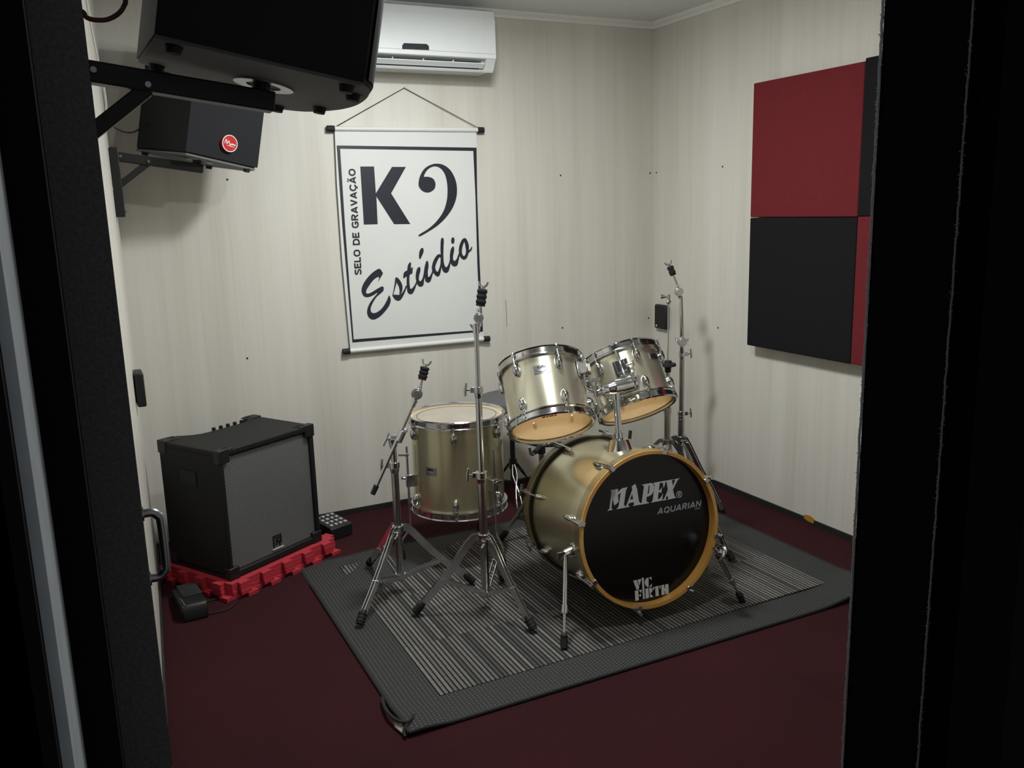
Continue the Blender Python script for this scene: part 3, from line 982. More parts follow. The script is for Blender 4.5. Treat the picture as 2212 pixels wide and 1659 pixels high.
e = Vector((AQ[1][0] - AQ[0][0], AQ[1][1] - AQ[0][1]))
ln = e.length
ud = BU * (e.x / ln) + BV * (e.y / ln)
vd = BA.cross(ud)
put_text(mb, 'AQUARIAN', HP + BU * AQ[0][0] + BV * AQ[0][1], ud, vd, BA, ln, 0.0205, 0.22, 0.0012, 0.25)
put_text(mb, 'USA', HP + BU * AQ[3][0] + BV * AQ[3][1], ud, vd, BA, 0.022, 0.0055, 0.2, 0.0012)
o = mb.build('lettering', M_logo2, fh, smooth=False)
o['label'] = 'smaller slate grey word right of centre'
mb = MB()
for lp in [[(-0.0621, -0.1711), (-0.0489, -0.1711), (-0.0403, -0.1968), (-0.0428, -0.2051), (-0.0515, -0.2042)], [(-0.0458, -0.1713), (-0.0308, -0.1712), (-0.039, -0.1927)], [(-0.0284, -0.1681), (-0.0208, -0.1687), (-0.021, -0.2424), (-0.0282, -0.2422)], [(-0.0023, -0.1723), (-0.0038, -0.205), (-0.0073, -0.2047), (-0.0139, -0.1994), (-0.0177, -0.1899), (-0.0177, -0.182), (-0.0133, -0.175), (-0.0072, -0.1723)], [(-0.0004, -0.1732), (0.0097, -0.1718), (0.009, -0.1829)], [(0.0092, -0.1948), (0.0085, -0.2057), (-0.0009, -0.2055)], [(-0.0581, -0.2072), (-0.0449, -0.2077), (-0.0446, -0.2419), (-0.0579, -0.2427)], [(-0.043, -0.2085), (-0.0317, -0.2082), (-0.0329, -0.2198)], [(-0.0354, -0.221), (-0.0357, -0.2328), (-0.0432, -0.2269)], [(-0.0169, -0.2085), (-0.005, -0.2082), (-0.0051, -0.2416), (-0.0171, -0.2427)], [(-0.0021, -0.2084), (0.0063, -0.2092), (0.0105, -0.214), (0.01, -0.2218), (0.0053, -0.2261), (0.0007, -0.2274), (0.0127, -0.2422), (-0.0012, -0.242)], [(0.0218, -0.2083), (0.0343, -0.2086), (0.0342, -0.2426), (0.0217, -0.2427)], [(0.0123, -0.209), (0.0203, -0.2089), (0.0136, -0.2208)], [(0.0358, -0.2089), (0.0428, -0.2089), (0.042, -0.222)], [(0.0463, -0.2087), (0.0569, -0.2086), (0.0576, -0.2212), (0.0606, -0.2218), (0.0609, -0.209), (0.0745, -0.2094), (0.0739, -0.2435), (0.0613, -0.2432), (0.0605, -0.2311), (0.0575, -0.2309), (0.0578, -0.2434), (0.0452, -0.2431)]]:
    mb.prism([lp], HP + HT, BU, BV, 0.0006)
o = mb.build('lettering', M_logo, fh, smooth=False)
o['label'] = 'two short silver stencil words at the bottom'
for side, off in ((1, 0.0), (-1, -BL)):
    for k in range(8):
        t = math.radians((31 if side > 0 else 26) + 45 * k)
        rd = math.cos(t) * BU + math.sin(t) * BV
        tg = BA.cross(rd)
        Rm = Matrix((tg, rd, BA)).transposed()
        e0 = BC + BA * off
        mb = MB()
        # claw hooked over the hoop
        mb.box(e0 + rd * (BR + 0.004) - BA * side * 0.022, (0.016, 0.007, 0.050), Rm)
        mb.box(e0 + rd * (BR - 0.004) + BA * side * 0.003, (0.017, 0.020, 0.006), Rm)
        cl = mb.build('claw', M_chrome_dull if side < 0 else M_chrome, bass, bevel=0.002)
        mb = MB()
        mb.cyl(e0 + rd * (BR + 0.012) + BA * side * 0.012, e0 + rd * (Rs + 0.020) - BA * side * 0.105, 0.0036, n=12)
        if side < 0:
            mb.bar(e0 + rd * (BR + 0.013) + BA * side * 0.014 - tg * 0.022, e0 + rd * (BR + 0.013) + BA * side * 0.014 + tg * 0.022, 0.007, 0.009)
        else:
            mb.cyl(e0 + rd * (BR + 0.012) + BA * side * 0.004, e0 + rd * (BR + 0.012) + BA * side * 0.016, 0.007, n=10)
        mb.build('tension_rod', M_chrome, cl)
        mb = MB()
        p = e0 + rd * (Rs + 0.006) - BA * side * 0.100
        mb.ell(p, (tg * 0.011, BA * 0.026, rd * 0.017), 14, 9)
        mb.build('lug', M_chrome, bass)
# spurs
for s, foot, top in ((-1, (-1.491, -1.6153, 0.012), (-1.4005, -1.4781, 0.2652)), (1, (-0.7801, -1.6363, 0.012), (-0.9136, -1.6454, 0.2328))):
    F, T = Vector(foot), Vector(top)
    # spur bracket sits on the shell
    dd = F - T
    mid = T + dd * 0.60
    mb = MB()
    mb.cyl(T - dd.normalized() * 0.012, mid, 0.0080, n=16)
    mb.cyl(mid - dd.normalized() * 0.016, mid + dd.normalized() * 0.010, 0.0105, n=16)
    mb.cyl(mid, F - dd.normalized() * 0.02, 0.0048, n=12)
    mb.cyl(mid + Vector((-0.012, 0, 0)), mid + Vector((0.012, 0, 0)), 0.003, n=8)
    sp = mb.build('spur', M_chrome, bass)
    mb = MB()
    mb.cyl(F - dd.normalized() * 0.050, F - dd.normalized() * 0.040, 0.008, 0.0125, n=16)
    mb.cyl(F - dd.normalized() * 0.040, F - dd.normalized() * 0.030, 0.0125, 0.010, n=16)
    mb.cyl(F - dd.normalized() * 0.030, F - dd.normalized() * 0.002, 0.013, 0.0105, n=16)
    mb.build('rubber_foot', M_rubber, sp)
    mb = MB()
    ctr = BC - BA * ((BC - T).dot(BA))
    inn = (T - ctr).normalized()
    q = ctr + inn * (Rs + 0.002)
    mb.cyl(q, T + inn * 0.006, 0.019, 0.015, n=20)
    mb.box(T + inn * 0.016, (0.030, 0.010, 0.022))
    mb.ell(q, (BA * 0.030, BA.cross(inn) * 0.028, inn * 0.010))
    mb.build('spur_bracket', M_chrome, bass)

# tom holder
TH = Vector((-1.1194, -1.3786, 0.5464))
post_top = Vector((-1.1098, -1.3363, 0.7533))
holder = thing('tom_holder', TH, 'chrome double tom holder rising from the top of the bass drum', 'drum hardware')
mb = MB()
s_ = 0.0
n = 28
up = (post_top - TH).normalized()
mb.lathe([(0.054, -0.012), (0.054, 0.000), (0.047, 0.004), (0.040, 0.025), (0.033, 0.042), (0.024, 0.047), (0.0, 0.047), (0.0, -0.012)], TH, up, 40, closed=False)
mb.cyl(TH + up * 0.045, TH + up * 0.066, 0.017, n=24)
mb.build('base', M_chrome, holder)
mb = MB().tube([Vector((-1.098, -1.404, 0.5958)), Vector((-1.0919, -1.4006, 0.6238))], 0.006, 12)
mb.build('clamp_lever', M_black, holder)
mb = MB().cyl(TH + up * 0.05, post_top, 0.0115, n=24)
mb.build('post', M_chrome, holder)
bl, br = Vector((-1.1695, -1.3109, 0.751)), Vector((-1.0339, -1.3495, 0.7746))
mb = MB()
pc = (bl + br) / 2
hd_ = (br - bl)
mb.tube([bl, bl + hd_ * 0.15 + Vector((0, 0, 0.003)), pc + Vector((0, 0, 0.000)), br - hd_ * 0.15, br], [0.016, 0.023, 0.029, 0.027, 0.022], 24, 4)
mb.cyl(bl - Vector((0, 0, 0.014)), bl + Vector((0, 0, 0.022)), 0.012)
mb.cyl(br - Vector((0, 0, 0.022)), br + Vector((0, 0, 0.026)), 0.014)
mb.cyl(post_top - up * 0.03, post_top + up * 0.010, 0.018)
mb.build('cross_head', M_chrome, holder)
for pts in ([bl, Vector((-1.2, -1.2935, 0.7614)), Vector((-1.2054, -1.2873, 0.7774)), Vector((-1.2024, -1.2773, 0.8278)), Vector((-1.2016, -1.2676, 0.872))],
            [br + Vector((-0.03, 0, 0.01)), Vector((-1.0547, -1.3114, 0.7972)), Vector((-1.0458, -1.2748, 0.8272)), Vector((-1.0464, -1.2403, 0.8775))]):
    MB().tube(pts, 0.0058, 12, 4).build('arm', M_chrome, holder)
for p in ((-1.1732, -1.3114, 0.7908), (-1.0592, -1.3639, 0.8062), (-1.0685, -1.3176, 0.7898)):
    P = Vector(p)
    mb = MB()
    mb.cyl(P - Vector((0, 0, 0.022)), P, 0.005)
    mb.box(P + Vector((0, 0, 0.006)), (0.034 if p[0] < -1.15 else 0.016, 0.006, 0.014))
    mb.build('wing_screw', M_chrome, holder, bevel=0.002)
for p, sz, T in (((-1.2025, -1.2651, 0.8309), (0.040, 0.032, 0.044), T1), ((-1.0422, -1.2663, 0.8221), (0.040, 0.034, 0.044), T2)):
    P = Vector(p)
    a_ = T[2]
    rd = P - T[1]
    rd = (rd - rd.dot(a_) * a_).normalized()
    tg = a_.cross(rd)
    on_shell = T[1] + a_ * (P - T[1]).dot(a_) + rd * T[5]
    mb = MB()
    Rm = Matrix((tg, rd, a_)).transposed()
    mb.box(on_shell + rd * 0.018, (0.036, 0.034, 0.046), Rm)
    mb.box(on_shell + rd * 0.003, (0.056, 0.005, 0.064), Rm)
    mb.cyl(on_shell + rd * 0.018 + tg * 0.018, on_shell + rd * 0.018 + tg * 0.044, 0.004)
    mb.box(on_shell + rd * 0.018 + tg * 0.046, (0.006, 0.010, 0.024), Rm)
    mb.build('mounting_bracket', M_chrome, T[0], bevel=0.004)

# ------------------------------------------------------------------ stands
RUGZ = 0.0095
def tripod(root, bx, by, hub_z, low_z, feet, m=None, w=0.025, floor=RUGZ):
    m = m or M_chrome
    mb = MB()
    mb.cyl((bx, by, hub_z - 0.014), (bx, by, hub_z + 0.014), 0.021, n=24)
    mb.box((bx - 0.012, by - 0.024, hub_z - 0.012), (0.012, 0.018, 0.02))
    mb.cyl((bx - 0.012, by - 0.030, hub_z - 0.012), (bx - 0.030, by - 0.046, hub_z - 0.020), 0.004)
    mb.build('leg_collar', m, root, bevel=0.002)
    mb = MB()
    mb.cyl((bx, by, low_z - 0.012), (bx, by, low_z + 0.006), 0.020, n=24)
    mb.build('brace_collar', m, root)
    for fx, fy in feet:
        d = Vector((fx - bx, fy - by, 0))
        Rr = d.length
        d.normalize()
        B = Vector((bx, by, 0))
        P = lambda r, z: B + d * r + Vector((0, 0, z))
        wd = Vector((0, 0, 1))
        pts = [P(0.018, hub_z + 0.004), P(0.034, hub_z + 0.002), P(0.058, hub_z - 0.022), P(Rr * 0.45, hub_z * 0.62), P(Rr * 0.70, hub_z * 0.36), P(Rr - 0.022, floor + 0.030)]
        side = Vector((-d.y, d.x, 0))
        mb = MB()
        for s in (-1, 1):
            mb.strap([q + side * s * 0.0055 for q in pts], wd, w, 0.0022)
        lg = mb.build('leg', M_leg if m is M_chrome else m, root)
        mb = MB()
        f0, f1 = P(Rr - 0.038, floor + 0.048), P(Rr - 0.004, floor + 0.013)
        mb.tube([f0, f0 * 0.5 + f1 * 0.5, f1], [0.010, 0.0145, 0.0135], 14)
        for k in (0.3, 0.55, 0.8):
            cc = f0.lerp(f1, k)
            ax = (f1 - f0).normalized()
            mb.cyl(cc - ax * 0.002, cc + ax * 0.002, 0.0158, n=14)
        mb.build('rubber_foot', M_rubber, lg)
        mb = MB()
        q0, q1 = P(0.020, low_z - 0.003), P(Rr * 0.58, hub_z * 0.49)
        for s in (-1, 1):
            mb.strap([q0 + side * s * 0.008, q1 + side * s * 0.008], wd, 0.013, 0.0018)
        mb.cyl(q1 - side * 0.012, q1 + side * 0.012, 0.0035, n=10)
        mb.build('brace', M_leg if m is M_chrome else m, root)

def clamp(root, p, r, d, wing=True, m=None):
    """collar at a tube joint with a wing screw sticking out along d"""
    m = m or M_chrome
    P = Vector(p)
    D_ = Vector(d).normalized()
    mb = MB()
    mb.cyl(P - Vector((0, 0, 0.028)), P - Vector((0, 0, 0.010)), r + 0.001, r + 0.0035, n=24)
    mb.cyl(P - Vector((0, 0, 0.010)), P + Vector((0, 0, 0.012)), r + 0.005, n=24)
    sd = Vector((-D_.y, D_.x, 0))
    mb.box(P + D_ * (r + 0.008), (0.016, 0.014, 0.018), Matrix((D_, sd, Vector((0, 0, 1)))).transposed())
    c = mb.build('clamp', m, root, bevel=0.0015)
    if wing:
        mb = MB()
        q = P + D_ * (r + 0.016)
        mb.cyl(q, q + D_ * 0.016, 0.0035, n=12)
        e = q + D_ * 0.017
        mb.tube([e + Vector((0, 0, 0.024)) - D_ * 0.004, e, e - Vector((0, 0, 0.020))], [0.0042, 0.0052, 0.0042], 10)
        mb.build('wing_screw', m, c)

def cymbal_seat(root, p, q, felt0, felt1, red=False, m=None, r=0.0175, three=True):
    """threaded stalk p-q with felts between the two fractions and a wing nut on top"""
    m = m or M_chrome
    P, Q = Vector(p), Vector(q)
    ax = (Q - P).normalized()
    MB().tube([P, P.lerp(Q, felt0), Q], [0.0055, 0.0045, 0.0035], 12).build('stalk', m, root)
    F0, F1 = P.lerp(Q, felt0), P.lerp(Q, felt1)
    mb = MB()
    k = 3 if three else 2
    prof = [(0.004, 0.0)]
    L = (F1 - F0).length
    for i in range(k):
        z0 = L * i / k
        prof += [(r * 0.82, z0 + 0.0005), (r, z0 + L / k * 0.3), (r, z0 + L / k * 0.7), (r * 0.82, z0 + L / k - 0.0005)]
    prof += [(0.004, L)]
    mb.lathe(prof, F0, ax, 28, closed=False)
    f = mb.build('cymbal_felt', M_felt, root)
    mb = MB()
    mb.lathe([(0.003, -0.006), (r * 0.85, -0.006), (r * 0.95, 0.0), (0.003, 0.0)], F0, ax, 28)
    mb.build('felt_washer', M_redfelt if red else M_black, root)
    _, u, w2 = frame(ax)
    vd = Vector((math.cos(-0.4627), math.sin(-0.4627), 0))
    u = (vd - vd.dot(ax) * ax).normalized()
    mb = MB()
    mb.cyl(F1, F1 + ax * 0.010, 0.0065, n=14)
    for s in (-1, 1):
        mb.tube([F1 + ax * 0.005 + u * s * 0.005, F1 + ax * 0.014 + u * s * 0.012, F1 + ax * 0.024 + u * s * 0.016], [0.003, 0.0042, 0.0034], 10)
    mb.build('wing_nut', m, root)

def tilter(root, p, ax, view, m=None, r=0.016):
    m = m or M_leg
    """ratchet barrel lying across the view with a wing on its side"""
    m = m or M_chrome
    P, A, W = Vector(p), Vector(ax).normalized(), Vector(view).normalized()
    mb = MB()
    mb.cyl(P - W * 0.012, P + W * 0.012, r, n=24)
    mb.cyl(P - W * 0.014, P - W * 0.012, r * 0.72, n=20)
    mb.cyl(P - A * 0.030, P - A * 0.006, 0.0095, 0.012, n=18)
    mb.cyl(P + A * 0.006, P + A * 0.030, 0.011, 0.007, n=18)
    t = mb.build('tilter', m, root, bevel=0.001)
    return t

VIEW = Vector((math.sin(0.4627), math.cos(0.4627), 0))      # horizontal direction away from the viewer
RIGHT = Vector((math.cos(0.4627), -math.sin(0.4627), 0))
GS = 'cymbal stands without cymbals'

# tall straight stand in front
AX, AY = -1.583, -1.228
A = thing('cymbal_stand', (AX, AY, RUGZ), 'tall chrome straight cymbal stand in front of the floor tom, rising across the banner corner', 'stand', group=GS)
MB().cyl((AX, AY, 0.055), (AX, AY, 0.4923), 0.0150, n=28).build('base_tube', M_chrome_dull, A)
MB().cyl((AX, AY, 0.489), (AX, AY, 0.7907), 0.0112, n=24).build('middle_tube', M_chrome, A)
MB().cyl((AX, AY, 0.786), (AX, AY, 0.9978), 0.0080, n=24).build('upper_tube', M_chrome, A)
clamp(A, (AX, AY, 0.4989), 0.0150, -RIGHT)
clamp(A, (AX, AY, 0.7955), 0.0112, -RIGHT)
MB().cyl((AX, AY, 0.9855), (AX, AY, 1.0161), 0.0115, n=20).build('tube_end', M_chrome, A)
tilter(A, (-1.5445, -1.1658, 1.0285), (0.05, 0, 1), VIEW, r=0.017)
mb = MB()
P = Vector((-1.5731, -1.1814, 0.9981))
mb.tube([P + RIGHT * 0.016 + Vector((0, 0, -0.006)), P, P - RIGHT * 0.010 + Vector((0, 0, 0.012))], [0.003, 0.005, 0.003], 10)
mb.tube([P, P + RIGHT * 0.018 - Vector((0, 0, 0.016))], [0.004, 0.003], 10)
mb.build('wing_screw', M_chrome, A)
cymbal_seat(A, (-1.5397, -1.1644, 1.0452), (-1.5203, -1.1549, 1.1289), 0.32, 0.93)
tripod(A, AX, AY, 0.2751, 0.075, [(-1.828, -1.158), (-1.521, -1.475), (-1.430, -1.055)])

# boom stand on the left
BX, BY = -1.798, -0.947
B = thing('cymbal_stand', (BX, BY, RUGZ), 'shorter chrome stand with a slanted boom arm, between the guitar amplifier and the floor tom', 'stand', group=GS)
MB().cyl((BX, BY, 0.055), (BX, BY, 0.5029), 0.0135, n=28).build('base_tube', M_chrome_dull, B)
MB().cyl((BX, BY, 0.4943), (BX, BY, 0.5718), 0.0105, n=24).build('middle_tube', M_chrome, B)
clamp(B, (BX, BY, 0.496), 0.0140, -RIGHT)
mb = MB()
PV = Vector((-1.7964, -0.9908, 0.6026))
mb.cyl(Vector((BX, BY, PV.z - 0.04)), Vector((BX, BY, PV.z - 0.004)), 0.013, 0.018, n=20)
mb.cyl(PV - RIGHT * 0.022, PV + RIGHT * 0.016, 0.016, n=24)
mb.build('boom_pivot', M_chrome, B, bevel=0.002)
mb = MB()
P = PV - RIGHT * 0.022
mb.cyl(P, P - RIGHT * 0.016, 0.0035, n=10)
P = P - RIGHT * 0.017
mb.tube([P + Vector((0.010, 0, 0.022)), P, P + Vector((-0.014, 0, -0.022))], [0.005, 0.005, 0.006], 10)
mb.build('wing_screw', M_chrome, B)
E0, E1 = Vector((-1.8882, -1.0042, 0.445)), Vector((-1.7325, -1.0147, 0.7359))
MB().cyl(E0, E1, 0.0068, n=18).build('boom_arm', M_chrome, B)
dd = (E0 - E1).normalized()
MB().cyl(E0 - dd * 0.006, E0 + dd * 0.028, 0.0098, 0.0088, n=16).build('rubber_cap', M_rubber, B)
mb = MB()
Q = Vector((-1.7898, -1.0135, 0.6169))
mb.cyl(Q - dd * 0.020, Q + dd * 0.020, 0.0125, n=18)
mb.box(Q - dd * 0.022 + RIGHT * 0.006, (0.016, 0.016, 0.012))
mb.build('boom_clamp', M_chrome, B, bevel=0.002)
tilter(B, (-1.7223, -1.014, 0.7611), -dd, VIEW, r=0.020)
MB().cyl(E1 - dd * 0.004, E1 + dd * 0.022, 0.0105, 0.009, n=18).build('tube_end', M_chrome, B)
cymbal_seat(B, (-1.7136, -1.0155, 0.7735), (-1.6852, -1.0108, 0.8553), 0.48, 0.96, red=True, r=0.0165)
mb = MB()
P = Vector((-1.7837, -0.9991, 0.5435))
mb.cyl(P - RIGHT * 0.014, P + RIGHT * 0.012, 0.004, n=10)
mb.cyl(P + RIGHT * 0.010, P + RIGHT * 0.022, 0.0058, n=10)
mb.build('wing_screw', M_chrome, B)
tripod(B, BX, BY, 0.2545, 0.075, [(-2.02, -1.147), (-1.835, -0.662), (-1.54, -1.032)])

# tall stand in the far right corner
CX, CY = -0.262, -0.60
Cs = thing('cymbal_stand', (CX, CY, RUGZ), 'tall chrome cymbal stand near the room corner, behind the right rack tom', 'stand', group=GS)
MB().cyl((CX, CY, 0.055), (CX, CY, 0.3866), 0.0162, n=24).build('base_tube', M_chrome_dull, Cs)
MB().cyl((CX, CY, 0.3978), (CX, CY, 0.6906), 0.0122, n=24).build('middle_tube', M_chrome_dull, Cs)
clamp(Cs, (CX, CY, 0.4136), 0.0135, RIGHT)
clamp(Cs, (CX, CY, 0.6972), 0.0105, RIGHT)
P0 = Vector((-0.2805, -0.6222, 0.7605))
tilter(Cs, P0, (0, 0, 1), VIEW, r=0.022)
mb = MB()
mb.tube([P0 + RIGHT * 0.018, P0 + RIGHT * 0.027 + Vector((0, 0, 0.006)), P0 + RIGHT * 0.030 + Vector((0, 0, 0.014))], 0.0032, 8)
mb.tube([P0 - RIGHT * 0.018, P0 - RIGHT * 0.026 + Vector((0, 0, 0.006)), P0 - RIGHT * 0.029 + Vector((0, 0, 0.016))], 0.0032, 8)
mb.build('wing_screw', M_chrome, Cs)
mb = MB()
mb.tube([Vector((CX, CY, 0.6972)), P0, Vector((-0.273, -0.6017, 0.9676))], [0.0125, 0.0105, 0.0082], 16)
mb.build('boom_arm', M_chrome, Cs)
tilter(Cs, (-0.2837, -0.5983, 0.9893), (-0.25, 0.1, 1), VIEW, r=0.020)
cymbal_seat(Cs, (-0.2871, -0.5954, 1.0148), (-0.3191, -0.5671, 1.1204), 0.52, 0.86, r=0.0155, three=False)
tripod(Cs, CX, CY, 0.29, 0.075, [(-0.241, -0.887), (-0.515, -0.45), (-0.055, -0.47)], M_chrome_dull, floor=0.0)

# hi-hat stand
HX, HY = -0.6749, -1.0486
Hh = thing('hi_hat_stand', (HX, HY, RUGZ), 'chrome hi-hat stand without cymbals, thin pull rod and black cup, beside the right rack tom', 'stand')
zc = 0.7537
MB().cyl((HX, HY, 0.05), (HX, HY, 0.5738), 0.0135, n=24).build('base_tube', M_chrome_dull, Hh)
MB().cyl((HX, HY, 0.30), (HX, HY, zc), 0.0092, n=24).build('middle_tube', M_chrome_dull, Hh)
MB().cyl((HX, HY, 0.5585), (HX, HY, 0.5834), 0.0160, n=24).build('clamp', M_chrome_dull, Hh)
mb = MB()
mb.lathe([(0.0, 0.016), (0.014, 0.015), (0.016, 0.006), (0.031, 0.004), (0.033, -0.006), (0.014, -0.012), (0.012, -0.032), (0.0, -0.032)], (HX, HY, zc + 0.006), (0, 0, 1), 28, closed=False)
mb.build('cymbal_cup', M_black, Hh)
zt = 1.0377
MB().cyl((HX, HY, zc), (HX, HY, zt), 0.0030, n=12).build('pull_rod', M_chrome, Hh)
mb = MB()
zk = 1.0086
mb.ell((HX, HY, zk), ((0.010, 0, 0), (0, 0.010, 0), (0, 0, 0.010)))
mb.cyl((HX, HY, zk + 0.010), (HX, HY, zk + 0.028), 0.0062, n=14)
mb.tube([Vector((HX, HY, zk + 0.020)), Vector((HX, HY, zk + 0.020)) - RIGHT * 0.014, Vector((HX, HY, zk + 0.022)) - RIGHT * 0.030], [0.0035, 0.005, 0.010], 10)
mb.build('clutch', M_chrome, Hh)
tripod(Hh, HX, HY, 0.4388, 0.07, [(-0.583, -1.358), (-0.47, -0.86), (-0.80, -0.80)], M_chrome_dull, w=0.014)
mb = MB()
mb.box((HX - 0.0, HY - 0.02, 0.33), (0.026, 0.03, 0.09))
mb.build('spring_housing', M_black, Hh, bevel=0.004)
mb = MB()
mb.box((HX - 0.09, HY - 0.0, 0.028), (0.22, 0.075, 0.012), Matrix.Rotation(-0.10, 3, 'Y'))
mb.build('foot_board', M_chrome_dull, Hh, bevel=0.004)

# snare stand behind the bass drum
SX, SY = -1.09, -0.74
Sn = thing('snare_stand', (SX, SY, RUGZ), 'dark folded snare stand without a drum, glimpsed between rack toms and bass drum', 'stand')
MB().cyl((SX, SY, 0.05), (SX, SY, 0.40), 0.0125, n=20).build('base_tube', M_chrome_dull, Sn)
bz = 0.4103
MB().cyl((SX, SY, 0.40), (SX, SY, bz - 0.01), 0.009, n=20).build('middle_tube', M_chrome_dull, Sn)
MB().cyl((SX, SY, bz - 0.03), (SX, SY, bz + 0.005), 0.018, n=20).build('basket_hub', M_black, Sn)
for t in (-0.25, 1.85, 3.95):
    d = Vector((math.cos(t), math.sin(t), 0))
    p = Vector((SX, SY, bz))
    mb = MB().tube([p, p + d * 0.13, p + d * 0.155 + Vector((0, 0, 0.010)), p + d * 0.175 + Vector((0, 0, 0.045))], 0.006, 10)
    ar = mb.build('basket_arm', M_chrome_dull, Sn)
    MB().cyl(p + d * 0.02 + Vector((0, 0, 0.004)), p + d * 0.10 + Vector((0, 0, 0.002)), 0.0105, n=14).build('rubber_grip', M_rubber, ar)
tripod(Sn, SX, SY, 0.24, 0.06, [(-1.02, -0.56), (-1.28, -0.70), (-1.00, -0.93)], M_chrome_dull, w=0.014)

# drum throne behind the floor tom
QX, QY = -1.013, -0.31
Th = thing('drum_throne', (QX, QY, 0.0), 'grey padded drum stool on a black post, half hidden behind the floor tom', 'stool')
zs = 0.475
mb = MB()
mb.lathe([(0.0, 0.0), (0.140, 0.0), (0.160, 0.012), (0.165, 0.035), (0.155, 0.058), (0.120, 0.068), (0.0, 0.070)], (QX, QY, zs), (-0.04, -0.02, 1), 48, closed=False)
mb.build('seat', M_grey_seat, Th)
MB().cyl((QX, QY, 0.12), (QX, QY, zs + 0.005), 0.0125, n=20).build('post', M_black, Th)
mb = MB()
mb.cyl((QX, QY, 0.19), (QX, QY, 0.235), 0.019, n=20)
mb.build('leg_collar', M_black, Th)
for k, (fx, fy) in enumerate(((-1.064, -0.484), (-0.835, -0.27), (-1.12, -0.155))):
    d = Vector((fx - QX, fy - QY, 0))
    L = d.length
    d.normalize()
    sd = Vector((-d.y, d.x, 0))
    Bq = Vector((QX, QY, 0))
    mb = MB()
    for s in (-1, 1):
        mb.tube([Bq + d * 0.02 + sd * s * 0.004 + Vector((0, 0, 0.213)), Bq + d * 0.05 + sd * s * 0.010 + Vector((0, 0, 0.17)), Bq + d * 0.085 + Vector((0, 0, 0.125)) + sd * s * -0.002, Bq + d * (0.135) + sd * s * -0.011 + Vector((0, 0, 0.075)), Bq + d * (L - 0.015) + sd * s * -0.011 + Vector((0, 0, 0.025))], 0.0036, 10, 4)
    lg = mb.build('leg', M_chrome_dull if k == 0 else M_black, Th)
    mb = MB()
    mb.cyl(Bq + d * (L - 0.028) + Vector((0, 0, 0.038)), Bq + d * L + Vector((0, 0, 0.0 if k else 0.0096)), 0.017, 0.020, n=16)
    mb.build('rubber_foot', M_rubber, lg)
    mb = MB()
    mb.tube([Bq + Vector((0, 0, 0.125)) + d * 0.01, Bq + d * 0.085 + Vector((0, 0, 0.125))], 0.004, 8)
    mb.build('brace', M_black, Th)

# ------------------------------------------------------------------ guitar amplifier and what lies round it
AMP_C, AMP_YAW = (-2.247, -0.382, 0.060), 0.528
W_, D__, H_ = 0.462, 0.354, 0.494
hw, hd2 = W_ / 2, D__ / 2
amp = thing('guitar_amplifier', AMP_C, 'black vinyl-covered combo amplifier with a silver perforated grille, on red foam mats', 'amplifier', rotz=AMP_YAW)
top_poly = [(-hw, -hd2), (hw, -hd2), (hw, hd2), (0.178, hd2), (0.166, 0.165), (0.163, 0.140), (0.150, 0.122), (0.125, 0.116), (-0.040, 0.116), (-0.075, 0.121), (-0.105, 0.136), (-0.130, 0.160), (-0.142, hd2), (-hw, hd2)]
mb = MB()
mb.prism([top_poly], (0, 0, H_ - 0.024), (1, 0, 0), (0, 1, 0), 0.024)
mb.box((-hw + 0.010, 0, H_ / 2), (0.020, D__, H_ - 0.02))
mb.box((hw - 0.010, 0, H_ / 2), (0.020, D__, H_ - 0.02))
mb.box((0, 0, 0.014), (W_, D__, 0.028))
mb.box((0, hd2 - 0.006, H_ / 2 - 0.04), (W_ - 0.02, 0.012, H_ - 0.12))
mb.build('cabinet', M_tolex, amp, local=True, bevel=0.006)
g = MB().box((0, -hd2 + 0.016, H_ / 2), (W_ - 0.042, 0.004, H_ - 0.058)).build('grille', grille_material(), amp, local=True)
g['label'] = 'silver perforated metal grille'
mb = MB()
bx0, bz0 = 0.012, 0.048
mb.box((bx0, -hd2 + 0.012, bz0 + 0.046), (0.040, 0.004, 0.005))
mb.box((bx0 - 0.018, -hd2 + 0.012, bz0 + 0.024), (0.005, 0.004, 0.046))
mb.box((bx0 + 0.018, -hd2 + 0.012, bz0 + 0.030), (0.005, 0.004, 0.034))
mb.box((bx0 - 0.004, -hd2 + 0.012, bz0 + 0.022), (0.005, 0.004, 0.030))
mb.box((bx0 + 0.004, -hd2 + 0.012, bz0 + 0.036), (0.018, 0.004, 0.005))
mb.box((bx0 + 0.004, -hd2 + 0.012, bz0 + 0.023), (0.016, 0.004, 0.005))
mb.box((bx0 + 0.011, -hd2 + 0.012, bz0 + 0.012), (0.005, 0.004, 0.020))
bg = mb.build('badge', M_black, g, local=True)
MB().box((bx0 + 0.002, -hd2 + 0.012, bz0 - 0.006), (0.056, 0.003, 0.0025)).build('badge_line', M_white, g, local=True)
mb = MB()
sl = Matrix.Rotation(-0.72, 3, 'X')
mb.box((0.012, 0.146, H_ - 0.047), (0.310, 0.085, 0.008), sl)
cp = mb.build('control_panel', M_black, amp, local=True)
for i in range(5):
    x = -0.008 + 0.0345 * i
    c0 = Vector((x, 0.140, H_ - 0.034))
    nrm = Vector((0, 0.66, 0.75))
    mb = MB()
    mb.cyl(c0, c0 + nrm * 0.024 + Vector((0, 0, 0.0)), 0.0088, 0.0075, n=16)
    mb.cyl(c0 + Vector((0, -0.008, 0.018)), c0 + Vector((0, -0.008, 0.040)), 0.0078, n=14)
    mb.build('knob', M_black, cp, local=True)
